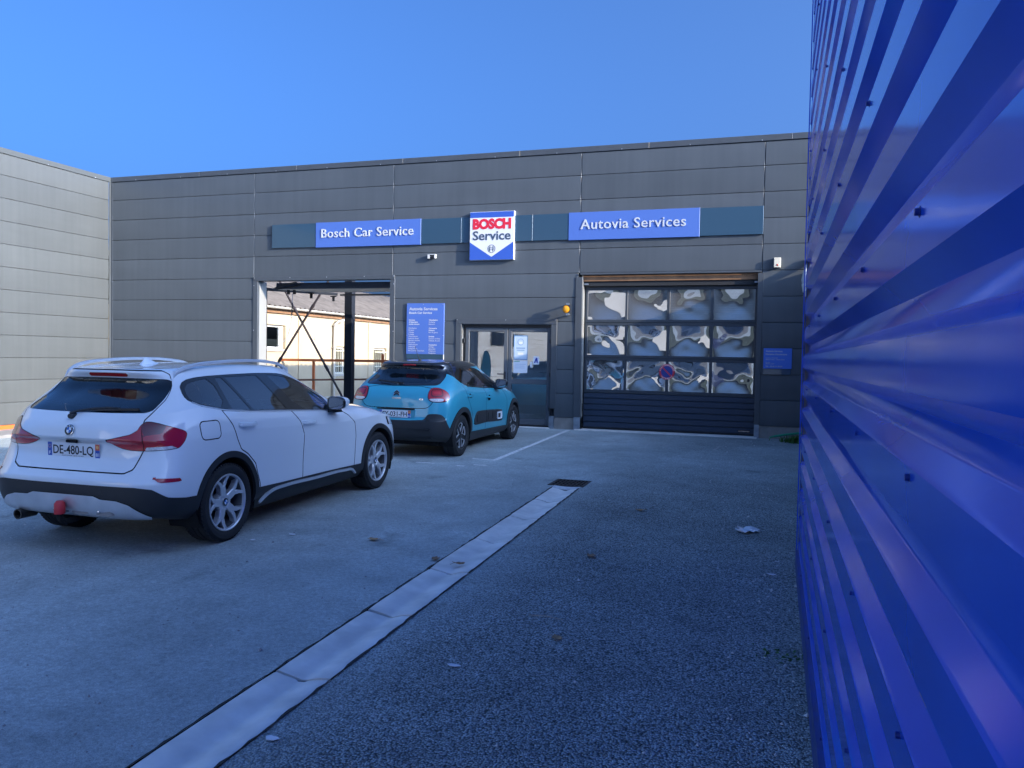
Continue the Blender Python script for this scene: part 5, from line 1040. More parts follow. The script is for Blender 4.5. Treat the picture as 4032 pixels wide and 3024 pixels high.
# rear window, third stop lamp, tailgate shut line
RWIN = chaikin([(-.3, 1.120), (.55, 1.124), (.612, 1.135), (.618, 1.17), (.580, 1.335), (.555, 1.372), (.50, 1.380), (-.3, 1.386)], 1)
sk.feature('rear_window', lambda V, S, N: np.where((V[:, 0] < .62) & (V[:, 2] > .9), poly_sdf(V[:, [1, 2]], RWIN), .5), gap=.004)
sk.feature('stop_lamp', lambda V, S, N: np.where((V[:, 0] < .56) & (V[:, 2] > 1.3), poly_sdf(V[:, [1, 2]], [(-.1, 1.398), (.185, 1.396), (.20, 1.408), (.19, 1.424), (-.1, 1.427)]), .5))
sk.feature('tailgate', sz_f([(-.3, .668), (.50, .668), (.575, .70), (.615, .78), (SEAM-.004, .84), (SEAM, .97), (SEAM+.01, 1.075), (.705, 1.13), (.765, 1.22), (.80, 1.33), (.80, 1.42), (.74, 1.448), (-.3, 1.452)], 1.2), gap=.010, src=('body',))
# side glass
DLO = chaikin([(.475, 1.245), (.485, 1.205), (.56, 1.172), (.80, 1.122), (1.16, 1.085), (1.8, 1.048), (2.5, 1.002), (2.615, .998), (2.60, 1.04), (2.50, 1.15), (2.36, 1.238), (2.15, 1.327), (1.95, 1.384), (1.80, 1.402), (1.45, 1.411), (.90, 1.405), (.64, 1.388), (.53, 1.345)], 1)
sk.feature('window_surround', side_f(DLO), gap=.003)
QG = chaikin([(.505, 1.240), (.52, 1.205), (.60, 1.178), (.855, 1.128), (.855, 1.385), (.66, 1.366), (.55, 1.325)], 1); RG1 = [(.915, 1.115), (1.175, 1.097), (.985, 1.385), (.905, 1.383)]; RG2 = [(1.215, 1.094), (1.735, 1.064), (1.475, 1.392), (1.02, 1.388)]; FG = chaikin([(1.945, 1.053), (2.30, 1.030), (2.545, 1.014), (2.55, 1.03), (2.40, 1.19), (2.15, 1.308), (1.94, 1.366), (1.66, 1.391), (1.63, 1.391)], 1)
for q, nm in ((QG, 'quarter_glass'), (RG1, 'vent_glass'), (RG2, 'rear_glass'), (FG, 'front_glass')): sk.feature(nm, side_f(q), src=('window_surround',))
sk.feature('chrome_strip', lambda V, S, N: np.where((V[:, 0] > .50) & (V[:, 0] < 2.6) & (V[:, 1] > .5), np.abs(V[:, 2]-np.interp(V[:, 0], [.5, .56, .80, 1.16, 1.8, 2.5, 2.62], [1.20, 1.168, 1.120, 1.083, 1.046, 1.0, .996]))-.006, .5), src=('body', 'window_surround'))
RD = [(.775, 1.118), (.82, 1.05), (.865, .985), (.915, .86), (.965, .77), (1.06, .72), (1.18, .62), (1.255, .42), (1.28, .25), (1.955, .25), (1.965, .60), (1.968, .80), (1.90, .935), (1.785, 1.046), (1.16, 1.083)]; FD = [(1.785, 1.046), (1.90, .935), (1.968, .80), (1.965, .60), (1.955, .25), (2.975, .25), (3.00, .50), (3.015, .68), (2.99, .83), (2.88, .92), (2.735, .992), (2.62, .996), (2.5, 1.0)]
sk.feature('rear_door', side_f(RD), gap=.010); sk.feature('front_door', side_f(FD), gap=.010)
sk.feature('bonnet', lambda V, S, N: np.where((V[:, 0] > 2.5) & (V[:, 2] > .70), np.maximum(poly_sdf(V[:, [0, 1]], [(3.0, -1), (3.0, .62), (3.3, .73), (3.75, .70), (4.15, .55), (4.33, .25), (4.34, -1)]), -1), .5), gap=.009)
sk.feature('windscreen', lambda V, S, N: np.where((V[:, 0] > 2.05) & (V[:, 0] < 3.2) & (V[:, 2] > .97), np.maximum(V[:, 1]-np.interp(V[:, 2], [1.0, 1.42], [.72, .53]), np.maximum(1.055-V[:, 2], V[:, 2]-1.395)), .5), gap=.004)
sk.feature('headlamp', lambda V, S, N: np.where((V[:, 0] > 3.6), poly_sdf(V[:, [1, 2]], [(.42, .66), (.40, .74), (.62, .80), (.86, .83), (.88, .74), (.7, .67)]), .5), gap=.005)
sk.feature('grille', lambda V, S, N: np.where((V[:, 0] > 4.1), poly_sdf(V[:, [1, 2]], [(.04, .60), (.04, .74), (.30, .73), (.33, .62)]), .5), gap=.004)
sk.feature('fuel_flap', side_f(rrect(.475, .70, .895, 1.045, .04)), gap=.009)
def both(name, regs, m, off=0.0, skirt=.012, par=bm): p = sk.part(regs, off, skirt); return car_mesh(name, [p, flip(p)], m, par)
def sides(name, regs, m, off=0.0, skirt=.012, par=bm): 
    p = sk.part(regs, off, skirt); return car_mesh(name, [flip(p)], m, par), car_mesh(name, [p], m, par)
body = both('body', ('body',), 'paint_white'); tg = both('tailgate', ('tailgate',), 'paint_white'); both('bonnet', ('bonnet',), 'paint_white'); both('lower_cladding', ('cladding',), 'black_plastic', .008, .03); both('skid_plate', ('diffuser',), 'alloy_silver', .018, .03)
both('rear_window', ('rear_window',), 'privacy_glass', -.003, .006, tg); both('stop_lamp', ('stop_lamp',), 'lamp_red', .003, .012, tg); both('windscreen', ('windscreen',), 'car_glass', -.002, .006); both('grille', ('grille',), 'gloss_black', -.01, .004)
doors = {}
for nm in ('rear_door', 'front_door'): doors[nm] = sides(nm, (nm,), 'paint_white')
sides('window_surround', ('window_surround',), 'gloss_black', -.001, .014); sides('chrome_strip', ('chrome_strip',), 'alloy_silver', .003, .01)
for nm, gm2 in (('quarter_glass', 'side_glass'), ('vent_glass', 'side_glass'), ('rear_glass', 'side_glass'), ('front_glass', 'side_glass')): sides('side_window', (nm,), gm2, -.004, .004)
fp = sk.part(('fuel_flap',), 0, .012); car_mesh('fuel_flap', [flip(fp)], 'paint_white', bm); car_mesh('quarter_panel_patch', [fp], 'paint_white', bm)
for i, (p, lp) in enumerate(zip(sides('tail_lamp', ('lamp', ), 'lamp_red', .004, .02), sides('tail_lamp_inner', ('lamp_inner',), 'lamp_red', .004, .02))): pass
tl = sides('reversing_lens', ('lamp_white',), 'lamp_clear', .004, .02); sides('smoked_lens', ('lamp_top',), 'lamp_dark_red', .004, .02); sides('rear_reflector', ('reflector',), 'reflector_red', .004, .012); sides('headlamp', ('headlamp',), 'lamp_clear', .0, .02)
# wheels, liners, underside
for ax in (RA, FA):
    for s in (-1, 1): wheel(bm, ax, s*.775, WZ, WR, RR, .225, 'y', s); arch_liner(bm, ax, WZ+.012, .385, s*.58, s*.875)
lobj('underbody', MB().box(1.15, 4.2, -.66, .66, .20, .30).box(.24, 1.149, -.50, .50, .36, .42).box(1.25, 3.12, -.80, .80, .21, .31), 'liner_black', bm); lobj('cabin_floor', MB().box(.35, 3.0, -.76, .76, .31, .50), 'interior_plastic', bm)
lobj('silencer', MB().tube([(.32, -.15, .33), (.32, .45, .33)], .08, 12), 'steel_disc', bm, smooth=True)
# cabin
for x, y in ((1.75, .36), (1.75, -.36)): seat(bm, x, y, .48, True, .66)
for y in (.42, 0, -.42): seat(bm, .98, y, .42, True, .58)
lobj('parcel_cover', MB().box(.35, .80, -.68, .68, .93, .96), 'interior_plastic', bm); lobj('dashboard', MB().prism(chaikin([(2.45, .62), (2.35, .85), (2.45, .98), (2.8, 1.0), (2.95, .95), (2.95, .6)], 1), lambda p, d: (p[0], d, p[1]), -.74, .74), 'interior_plastic', bm, smooth=True)
lobj('steering_wheel', MB().lathe([(.17, -.012), (.19, -.012), (.19, .012), (.17, .012), (.17, -.012)], lambda a, b, h: (2.28+h+b*.35, .36+a, .93+b*.92), 28), 'interior_plastic', bm, smooth=True); lobj('rear_view_mirror', MB().cbox(2.19, 2.22, -.12, .12, 1.29, 1.36, .01), 'interior_plastic', bm)
lobj('head_lining', MB().box(.65, 2.0, -.52, .52, 1.415, 1.425), 'counter_line', bm)
# roof rails, fin, handles, mirrors, sill bar
for s in (-1, 1):
    pts = [(.545, .545, 1.428), (.62, .565, 1.462), (.75, .580, 1.492), (1.05, .592, 1.515), (1.45, .597, 1.523), (1.80, .590, 1.509), (2.02, .575, 1.478), (2.16, .560, 1.428)]
    pr = cr_spline(pts, [5]*7); mb = MB(); n_ = len(pr)
    for i, p in enumerate(pr):
        e = .35 if i in (0, n_-1) else 1
        for dy, dz in ((-.020, -.012), (.020, -.012), (.018, .008), (.008, .014), (-.008, .014), (-.018, .008)): mb.v.append((p[0], s*(p[1]+dy*e), p[2]+dz*e))
    for i in range(n_-1):
        for k in range(6): mb.f.append([i*6+k, i*6+(k+1)%6, i*6+6+(k+1)%6, i*6+6+k])
    mb.f += [list(range(6)), [6*(n_-1)+k for k in range(6)]]; rr_ = lobj('roof_rail', mb, 'rail_satin', bm, smooth=True)
    for i in (2, n_-3): p = pr[i]; lobj('rail_foot', MB().prism([(p[0]-.06, p[2]-.075), (p[0]+.07, p[2]-.075), (p[0]+.05, p[2]), (p[0]-.02, p[2])], lambda q, d: (q[0], d, q[1]), s*(p[1]-.014), s*(p[1]+.014)), 'rail_satin', rr_)
fin = MB(); prf = [(0, .0), (.02, .02), (.05, .055), (.075, .062), (.12, .045), (.19, .014), (.23, 0)]
for x, h in prf:
    for dy, q in ((-.035, 0), (-.012, .8), (0, 1), (.012, .8), (.035, 0)): fin.v.append((.775+x, dy*(1 if q == 0 else (1-x*2.5)), 1.478+x*.05+h*q+(.004 if q else -.01)))
for i in range(len(prf)-1):
    for k in range(4): a = i*5+k; fin.f.append([a, a+1, a+6, a+5])
lobj('shark_fin_antenna', fin, 'paint_white', bm, smooth=True)
def handle(par, x, z, y, s, m):
    mb = MB(); pts = [(x-.118, .004), (x-.105, .022), (x-.06, .034), (x+.06, .036), (x+.108, .024), (x+.118, .004)]; pr = cr_spline([(a, b, 0) for a, b in pts], [4]*5); n_ = len(pr)
    for i, p in enumerate(pr):
        for dz, dd in ((-.017, -.004), (-.013, .010), (.013, .010), (.017, -.004)): mb.v.append((p[0], s*(y+p[1]+dd-.006), z+dz*(.6 if i in (0, n_-1) else 1)-(p[0]-x)*.055))
    for i in range(n_-1):
        for k in range(4): mb.f.append([i*4+k, i*4+(k+1)%4, i*4+4+(k+1)%4, i*4+4+k])
    h_ = lobj('door_handle', mb, m, par, smooth=True)
    return h_
for i, s in enumerate((-1, 1)):
    handle(doors['rear_door'][i], 1.05, .982, .898, s, 'paint_white'); handle(doors['front_door'][i], 2.045, .915, .894, s, 'paint_white')
    mo = car_mirror(bm, s, 2.43, .975, 1.08, 'paint_white', 1.0, .098, .068)
    sb = MB(); pts = [(1.22, .255), (1.33, .305), (1.45, .338), (1.60, .346), (2.2, .338), (2.80, .330), (2.93, .318), (3.0, .270)]; pr = cr_spline([(a, b, 0) for a, b in pts], [4]*7)
    for j, p in enumerate(pr):
        for dz, y in ((-.017, .888), (-.012, .906), (.012, .906), (.016, .888)): sb.v.append((p[0], s*y, p[1]+dz*(.5 if j in (0, len(pr)-1) else 1)))
    for j in range(len(pr)-1):
        for k in range(4): sb.f.append([j*4+k, j*4+(k+1)%4, j*4+4+(k+1)%4, j*4+4+k])
    lobj('sill_bar', sb, 'alloy_silver', bm, smooth=True)
# tailgate furniture
wp = MB(); wp.tube([(.080, .03, 1.085), (.065, .03, 1.115), (.10, .0, 1.128), (.13, -.12, 1.148), (.155, -.25, 1.160), (.165, -.36, 1.158)], .013, 8, r2=.008); wo_ = lobj('wiper_arm', wp, 'black_plastic', bm, smooth=True); lobj('wiper_blade', MB().bar((.125, -.08, 1.140), (.195, -.52, 1.152), .012, .018), 'black_plastic', wo_); lobj('wiper_pivot', MB().lathe([(0, .03), (.018, .03), (.024, .01), (.026, -.03)], lambda a, b, h: (.082-h, .03+a, 1.09+b), 14), 'black_plastic', wo_, smooth=True)
def roundel(par, x, y, z, r, tilt=.0):
    f = lambda a, b, d: (x-d+b*tilt, y-a, z+b)
    o = lobj('roundel', MB().lathe([(0, .004), (r*.98, .004), (r, 0), (r, -.006)], lambda a, b, h: f(a, b, h), 36), 'black_plastic', par, smooth=True); lobj('ring', MB().lathe([(r*.95, .006), (r*1.03, .005), (r*1.05, 0), (r*.95, .004)], lambda a, b, h: f(a, b, h), 36), 'chrome', o, smooth=True); lobj('ring', MB().lathe([(r*.58, .0065), (r*.63, .0065), (r*.63, .004), (r*.58, .004)], lambda a, b, h: f(a, b, h), 36), 'chrome', o)
    for k in range(4):
        mb = MB(); mb.v = [f(0, 0, .0062)]+[f(r*.58*math.cos(t), r*.58*math.sin(t), .0058) for t in [math.pi/2*k+math.pi/2*i/8 for i in range(9)]]; mb.f = [[0, i, i+1] for i in range(1, 9)]; lobj('quarter', mb, 'badge_blue' if k in (1, 3) else 'badge_white', o)
    for chh, a in (('B', 135), ('M', 90), ('W', 45)):
        vs, fs = text_mesh(chh, r*.42, .0006, .0003, 'CENTER'); t = R(a); ct, st_ = math.cos(t-math.pi/2), math.sin(t-math.pi/2); px, pz = r*.66*math.cos(t), r*.66*math.sin(t)
        lobj('letter', (([f(px+v[0]*ct-v[1]*st_, pz+v[0]*st_+v[1]*ct, .0068+v[2]) for v in vs]), fs), 'badge_white', o)
roundel(tg, .024, 0, .985, .041, .25); number_plate(tg, .066, .822, -.02, 'DE-480-LQ')
lobj('boot_release', MB().tube([(.045, .05, .893), (.045, -.05, .893)], .012, 8), 'liner_black', tg, smooth=True)
# tow ball, exhaust, diffuser bolts, bumper covers
tb_ = lobj('tow_bar', MB().tube([(.30, 0, .33), (.08, 0, .27), (-.03, 0, .265), (-.07, 0, .30), (-.075, 0, .345)], .022, 10), 'liner_black', bm, smooth=True); mat('skid_shade_grey', (.26, .26, .27), .45, .5); mat('cap_red', (.55, .03, .04), .5)
lobj('tow_ball_cap', MB().lathe([(0, .10), (.025, .10), (.04, .08), (.043, .03), (.040, .0), (0, 0)], lambda a, b, h: (-.075+a, b, .34+h), 12), 'cap_red', tb_, smooth=True)
ex = lobj('exhaust_tip', MB().lathe([(.034, 0), (.042, 0), (.042, .16), (.030, .16), (.034, 0)], lambda a, b, h: (-.015+h, .50+a, .285+b), 20), 'steel_disc', bm, smooth=True); lobj('exhaust_inside', MB().lathe([(0, .05), (.036, .05)], lambda a, b, h: (-.015+h, .50+a, .285+b), 16), 'liner_black', ex)
for y in (.10, -.33): lobj('bumper_bolt', MB().lathe([(0, .012), (.010, .010), (.013, 0)], lambda a, b, h: (-.024-h, y+a, .368+b), 12), 'chrome', bm, smooth=True)
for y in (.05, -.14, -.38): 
    q = MB(); q.prism(chaikin([(y-.085, .335), (y+.085, .335), (y+.07, .378), (y-.07, .378)], 1), lambda p, d: (d, p[0], p[1]), -.018, .05); lobj('skid_plate_pocket', q, 'skid_shade_grey', bm)  # silver pockets, with the shade of their recess put into a darker grey
for y in (.46, -.34): lobj('sensor_cover', MB().prism(rrect(y-.035, y+.035, .505, .562, .008), lambda p, d: (d, p[0], p[1]), -.0405 if abs(y) < .4 else -.034, .02), 'black_plastic', bm)
place_car(bm, BMW_O, BMW_HD)
# ---- the turquoise hatchback with a black roof
mat('paint_turquoise', (.045, .350, .460), .28, .10, .5, coat=1.0, bump=(3, .02, .01))
T = [
 [(.20,0,.27),(.20,.40,.27),(.22,.60,.27),(.30,.70,.26),(.45,.74,.22),(.70,.76,.20),(1.2,.77,.19),(1.75,.77,.19),(2.4,.77,.19),(2.85,.77,.19),(3.24,.75,.19),(3.6,.70,.19),(3.8,.50,.19),(3.87,.25,.20),(3.88,0,.20)],
 [(.10,0,.31),(.105,.40,.31),(.14,.64,.32),(.26,.77,.32),(.45,.82,.31),(.70,.83,.30),(1.2,.83,.27),(1.75,.83,.26),(2.4,.83,.255),(2.85,.835,.255),(3.24,.82,.25),(3.62,.76,.24),(3.85,.56,.23),(3.94,.28,.22),(3.96,0,.22)],
 [(.06,0,.46),(.065,.40,.46),(.11,.66,.46),(.24,.80,.46),(.45,.855,.45),(.70,.862,.44),(1.2,.85,.40),(1.75,.85,.385),(2.4,.85,.38),(2.85,.858,.38),(3.24,.855,.37),(3.63,.79,.35),(3.88,.58,.34),(3.97,.29,.34),(3.99,0,.34)],
 [(.07,0,.57),(.075,.40,.57),(.12,.67,.57),(.25,.815,.57),(.46,.865,.56),(.70,.872,.55),(1.2,.855,.52),(1.75,.853,.50),(2.4,.853,.49),(2.85,.863,.49),(3.24,.862,.48),(3.63,.80,.46),(3.88,.59,.45),(3.98,.29,.45),(4.0,0,.45)],
 [(.128,0,.607),(.133,.38,.607),(.16,.66,.607),(.265,.82,.62),(.47,.868,.64),(.70,.875,.65),(1.2,.862,.64),(1.75,.86,.62),(2.4,.86,.61),(2.85,.867,.60),(3.24,.86,.60),(3.63,.80,.58),(3.87,.60,.57),(3.97,.30,.56),(3.99,0,.56)],
 [(.15,0,.765),(.155,.38,.765),(.185,.65,.765),(.285,.815,.765),(.48,.866,.76),(.70,.873,.76),(1.2,.865,.74),(1.75,.863,.72),(2.4,.863,.71),(2.85,.865,.71),(3.24,.85,.71),(3.62,.79,.69),(3.86,.60,.67),(3.96,.30,.66),(3.98,0,.65)],
 [(.16,0,.90),(.17,.38,.90),(.205,.63,.90),(.305,.79,.90),(.49,.85,.90),(.70,.862,.90),(1.2,.862,.88),(1.75,.86,.86),(2.4,.858,.83),(2.85,.85,.82),(3.24,.82,.82),(3.58,.73,.80),(3.78,.55,.78),(3.87,.28,.76),(3.89,0,.75)],
 [(.20,0,1.0),(.21,.38,1.0),(.245,.61,1.0),(.34,.755,1.0),(.51,.82,1.01),(.72,.84,1.01),(1.2,.845,.98),(1.75,.845,.95),(2.4,.84,.90),(2.85,.82,.90),(3.15,.76,.91),(3.38,.65,.91),(3.48,.48,.915),(3.53,.24,.92),(3.54,0,.92)],
 [(.28,0,1.09),(.29,.35,1.09),(.33,.57,1.095),(.42,.70,1.10),(.57,.765,1.115),(.78,.80,1.085),(1.2,.81,1.04),(1.75,.81,1.005),(2.45,.80,.965),(2.78,.755,.97),(2.90,.63,.985),(2.96,.48,.995),(3.0,.33,1.0),(3.02,.16,1.005),(3.03,0,1.005)],
 [(.62,0,1.375),(.625,.22,1.373),(.645,.42,1.365),(.70,.53,1.36),(.80,.58,1.375),(.95,.60,1.385),(1.3,.615,1.39),(1.6,.615,1.38),(1.95,.60,1.345),(2.10,.555,1.345),(2.15,.47,1.36),(2.18,.37,1.37),(2.20,.26,1.375),(2.21,.13,1.38),(2.215,0,1.38)],
 [(.605,0,1.400),(.61,.22,1.398),(.632,.42,1.390),(.695,.53,1.390),(.82,.565,1.412),(.98,.575,1.422),(1.3,.585,1.427),(1.6,.58,1.42),(1.9,.565,1.395),(2.05,.52,1.39),(2.10,.44,1.40),(2.13,.35,1.405),(2.15,.24,1.41),(2.16,.12,1.412),(2.165,0,1.412)],
 [(.72,0,1.440),(.73,.15,1.440),(.76,.27,1.438),(.82,.33,1.440),(.95,.35,1.45),(1.10,.355,1.456),(1.35,.36,1.458),(1.6,.36,1.452),(1.82,.35,1.44),(1.92,.32,1.435),(1.96,.27,1.435),(1.99,.21,1.435),(2.0,.14,1.437),(2.01,.07,1.438),(2.015,0,1.438)],
 [(.90,0,1.457),(.91,0,1.457),(.94,0,1.458),(.99,0,1.460),(1.08,0,1.464),(1.20,0,1.468),(1.38,0,1.468),(1.55,0,1.464),(1.68,0,1.460),(1.75,0,1.457),(1.78,0,1.456),(1.80,0,1.455),(1.81,0,1.454),(1.82,0,1.453),(1.83,0,1.452)]]
tc_ = thing('parked_hatchback', 'turquoise hatchback with a black roof, door bumpers and French plate', 'car')
G, lr = loft(T, .022, crease=(3, 4, 8)); sk = Skin(G, lr[6])
RA, FA, WZ, WR, RR = .70, 3.24, .318, .318, .213
for ax in (RA, FA): sk.feature('void', circ_f(ax, WZ+.012, .352))
for ax in (RA, FA): sk.feature('cladding', circ_f(ax, WZ+.014, .425))
sk.feature('cladding', side_f([(.9, .345), (1.8, .325), (3.0, .300), (3.0, .05), (.9, .05)]))
sk.feature('cladding', lambda V, S, N: np.where(V[:, 0] > 3.4, V[:, 2]-.40, .5))
sk.feature('cladding', sz_f(chaikin([(-.3, .572), (.435, .572), (.475, .60), (.50, .655), (.54, .678), (.68, .678), (.74, .645), (.80, .55), (.86, .46), (.95, .415), (1.25, .40), (1.25, .05), (-.3, .05)], 1), 1.3))
LAMP = chaikin([(.505, .93), (.515, 1.0), (.55, 1.048), (.62, 1.065), (.72, 1.055), (.82, 1.01), (.865, .945), (.84, .885), (.76, .852), (.60, .848), (.53, .868)], 2)
sk.feature('lamp_rim', sz_f(LAMP, 1.3), gap=.006)
inner = lambda k: [(.68+(p[0]-.68)*k, .955+(p[1]-.955)*k) for p in LAMP]
sk.feature('lamp', sz_f(inner(.93), 1.3), src=('lamp_rim',))
sk.feature('lamp_white', sz_f(chaikin([(.525, .862), (.52, .898), (.70, .905), (.76, .895), (.75, .868), (.68, .858)], 1), 1.3), src=('lamp',))
sk.feature('lamp_ring', lambda V, S, N: np.where(S < 1.3, np.abs(poly_sdf(np.stack([S, V[:, 2]], 1), rrect(.565, .745, .935, 1.03, .035)))-.009, .5), src=('lamp',))
sk.feature('lamp_core', sz_f(rrect(.60, .705, .966, 1.0, .012), 1.3), src=('lamp',))
RWB = chaikin([(-.3, 1.085), (.50, 1.090), (.60, 1.10), (.62, 1.14), (.60, 1.25), (.56, 1.335), (.50, 1.362), (.36, 1.371), (-.3, 1.376)], 1); RWIN = chaikin([(-.3, 1.122), (.40, 1.125), (.475, 1.15), (.50, 1.20), (.485, 1.28), (.44, 1.33), (.34, 1.350), (-.3, 1.355)], 1)
rw = lambda q: (lambda V, S, N: np.where((V[:, 0] < .78) & (V[:, 2] > .9), poly_sdf(V[:, [1, 2]], q), .5))
sk.feature('glass_border', rw(RWB), gap=.004); sk.feature('rear_window', rw(RWIN), src=('glass_border',))
sk.feature('stop_lamp', lambda V, S, N: np.where((V[:, 0] < .72) & (V[:, 2] > 1.3), poly_sdf(V[:, [1, 2]], [(-.1, 1.384), (.105, 1.383), (.112, 1.392), (.105, 1.402), (-.1, 1.404)]), .5))
sk.feature('roof', lambda V, S, N: np.where(V[:, 0] < 2.6, np.maximum(np.interp(V[:, 0], [.3, .5, .75, 2.0, 2.6], [1.225, 1.225, 1.345, 1.36, 1.36])-V[:, 2], -V[:, 1]-1), .5), src=('body',))
sk.feature('tailgate', sz_f(chaikin([(-.3, .752), (.42, .752), (.50, .765), (.555, .81), (.60, .87), (.61, .95), (.60, 1.08), (-.3, 1.08)], 1), 1.2), gap=.008)
DLO = chaikin([(.665, 1.335), (.655, 1.30), (.70, 1.22), (.82, 1.12), (1.0, 1.062), (1.2, 1.048), (1.8, 1.010), (2.5, .972), (2.72, .965), (2.78, 1.0), (2.65, 1.06), (2.28, 1.20), (1.95, 1.285), (1.65, 1.347), (1.28, 1.372), (.95, 1.370), (.74, 1.360)], 1)
sk.feature('window_surround', side_f(DLO), gap=.003, src=('body', 'roof'))
RG = chaikin([(.74, 1.325), (.77, 1.24), (.87, 1.135), (1.02, 1.080), (1.64, 1.036), (1.285, 1.350), (.96, 1.350), (.79, 1.344)], 1); FG = chaikin([(1.87, 1.022), (2.2, 1.0), (2.36, .992), (2.33, 1.165), (1.95, 1.262), (1.66, 1.325), (1.48, 1.340), (1.46, 1.340)], 1); VG = [(2.43, .992), (2.66, .985), (2.60, 1.05), (2.41, 1.125)]
for q, nm in ((RG, 'rear_glass'), (FG, 'front_glass'), (VG, 'vent_glass')): sk.feature(nm, side_f(q), src=('window_surround',))
sk.feature('roof_trim', side_f(rrect(.44, .59, 1.238, 1.255, .006)), src=('roof',))
RD = [(.80, 1.14), (.86, 1.0), (.93, .86), (1.06, .70), (1.13, .60), (1.14, .22), (1.735, .22), (1.745, .60), (1.755, .90), (1.70, 1.01), (1.2, 1.045), (1.0, 1.062)]; FD = [(1.70, 1.01), (1.755, .90), (1.745, .60), (1.735, .22), (2.765, .22), (2.79, .55), (2.80, .78), (2.72, .88), (2.66, .965), (2.5, .972)]
sk.feature('rear_door', side_f(RD), gap=.008); sk.feature('front_door', side_f(FD), gap=.008)
sk.feature('bonnet', lambda V, S, N: np.where((V[:, 0] > 2.5) & (V[:, 2] > .70), poly_sdf(V[:, [0, 1]], [(2.97, -1), (2.97, .58), (3.2, .66), (3.5, .60), (3.75, .42), (3.84, -1)]), .5), gap=.007)
sk.feature('windscreen', lambda V, S, N: np.where((V[:, 0] > 2.0) & (V[:, 0] < 3.1) & (V[:, 2] > .95), np.maximum(V[:, 1]-np.interp(V[:, 2], [1.0, 1.38], [.68, .50]), np.maximum(1.01-V[:, 2], V[:, 2]-1.368)), .5), gap=.004, src=('body', 'roof'))
sk.feature('headlamp', lambda V, S, N: np.where((V[:, 0] > 3.4), poly_sdf(V[:, [1, 2]], rrect(.50, .80, .50, .62, .04)), .5), gap=.005)
def both(name, regs, m, off=0.0, skirt=.012, par=tc_): p = sk.part(regs, off, skirt); return car_mesh(name, [p, flip(p)], m, par)
def sides(name, regs, m, off=0.0, skirt=.012, par=tc_): p = sk.part(regs, off, skirt); return car_mesh(name, [flip(p)], m, par), car_mesh(name, [p], m, par)
body = both('body', ('body',), 'paint_turquoise'); tg = both('tailgate', ('tailgate',), 'paint_turquoise'); both('bonnet', ('bonnet',), 'paint_turquoise'); both('roof', ('roof',), 'gloss_black'); both('lower_cladding', ('cladding',), 'black_plastic', .012, .035)
both('glass_border', ('glass_border',), 'gloss_black', -.002, .008, tg); both('rear_window', ('rear_window',), 'car_glass', -.003, .004, tg); both('stop_lamp', ('stop_lamp',), 'lamp_bright_red', .003, .012); both('windscreen', ('windscreen',), 'car_glass', -.002, .006)
doors = {nm: sides(nm, (nm,), 'paint_turquoise') for nm in ('rear_door', 'front_door')}
sides('window_surround', ('window_surround',), 'gloss_black', -.001, .014); sides('roof_trim', ('roof_trim',), 'lamp_pale', .003, .006)
for nm in ('rear_glass', 'front_glass', 'vent_glass'): sides('side_window', (nm,), 'car_glass', -.004, .004)
sides('lamp_rim', ('lamp_rim',), 'lamp_dark_red', .010, .024); sides('tail_lamp', ('lamp',), 'lamp_red', .011, .024); sides('reversing_lens', ('lamp_white',), 'lamp_clear', .012, .024); sides('lamp_ring', ('lamp_ring',), 'lamp_dark_red', .013, .024); sides('lamp_core', ('lamp_core',), 'lamp_bright_red', .013, .024); sides('headlamp', ('headlamp',), 'lamp_clear', 0, .02)
for ax in (RA, FA):
    for s in (-1, 1): wheel(tc_, ax, s*.748, WZ, WR, RR, .205, 'petal', s); arch_liner(tc_, ax, WZ+.012, .362, s*.55, s*.845)
lobj('underbody', MB().box(.28, 3.8, -.62, .62, .19, .28).box(1.15, 2.85, -.77, .77, .20, .29), 'liner_black', tc_); lobj('cabin_floor', MB().box(.45, 2.9, -.70, .70, .29, .46), 'interior_plastic', tc_)
for x, y in ((1.72, .34), (1.72, -.34)): seat(tc_, x, y, .46, True, .62)
for y in (.40, 0, -.40): seat(tc_, 1.02, y, .40, True, .54)
lobj('parcel_shelf', MB().box(.40, .84, -.60, .60, .98, 1.0), 'interior_plastic', tc_); lobj('dashboard', MB().prism(chaikin([(2.35, .60), (2.28, .82), (2.36, .94), (2.7, .97), (2.85, .93), (2.85, .6)], 1), lambda p, d: (p[0], d, p[1]), -.68, .68), 'interior_plastic', tc_, smooth=True)
lobj('steering_wheel', MB().lathe([(.165, -.012), (.185, -.012), (.185, .012), (.165, .012), (.165, -.012)], lambda a, b, h: (2.2+h+b*.35, .34+a, .91+b*.92), 28), 'interior_plastic', tc_, smooth=True); lobj('rear_view_mirror', MB().cbox(2.10, 2.13, -.11, .11, 1.25, 1.31, .01), 'interior_plastic', tc_); lobj('head_lining', MB().box(.9, 1.95, -.48, .48, 1.375, 1.383), 'counter_line', tc_)
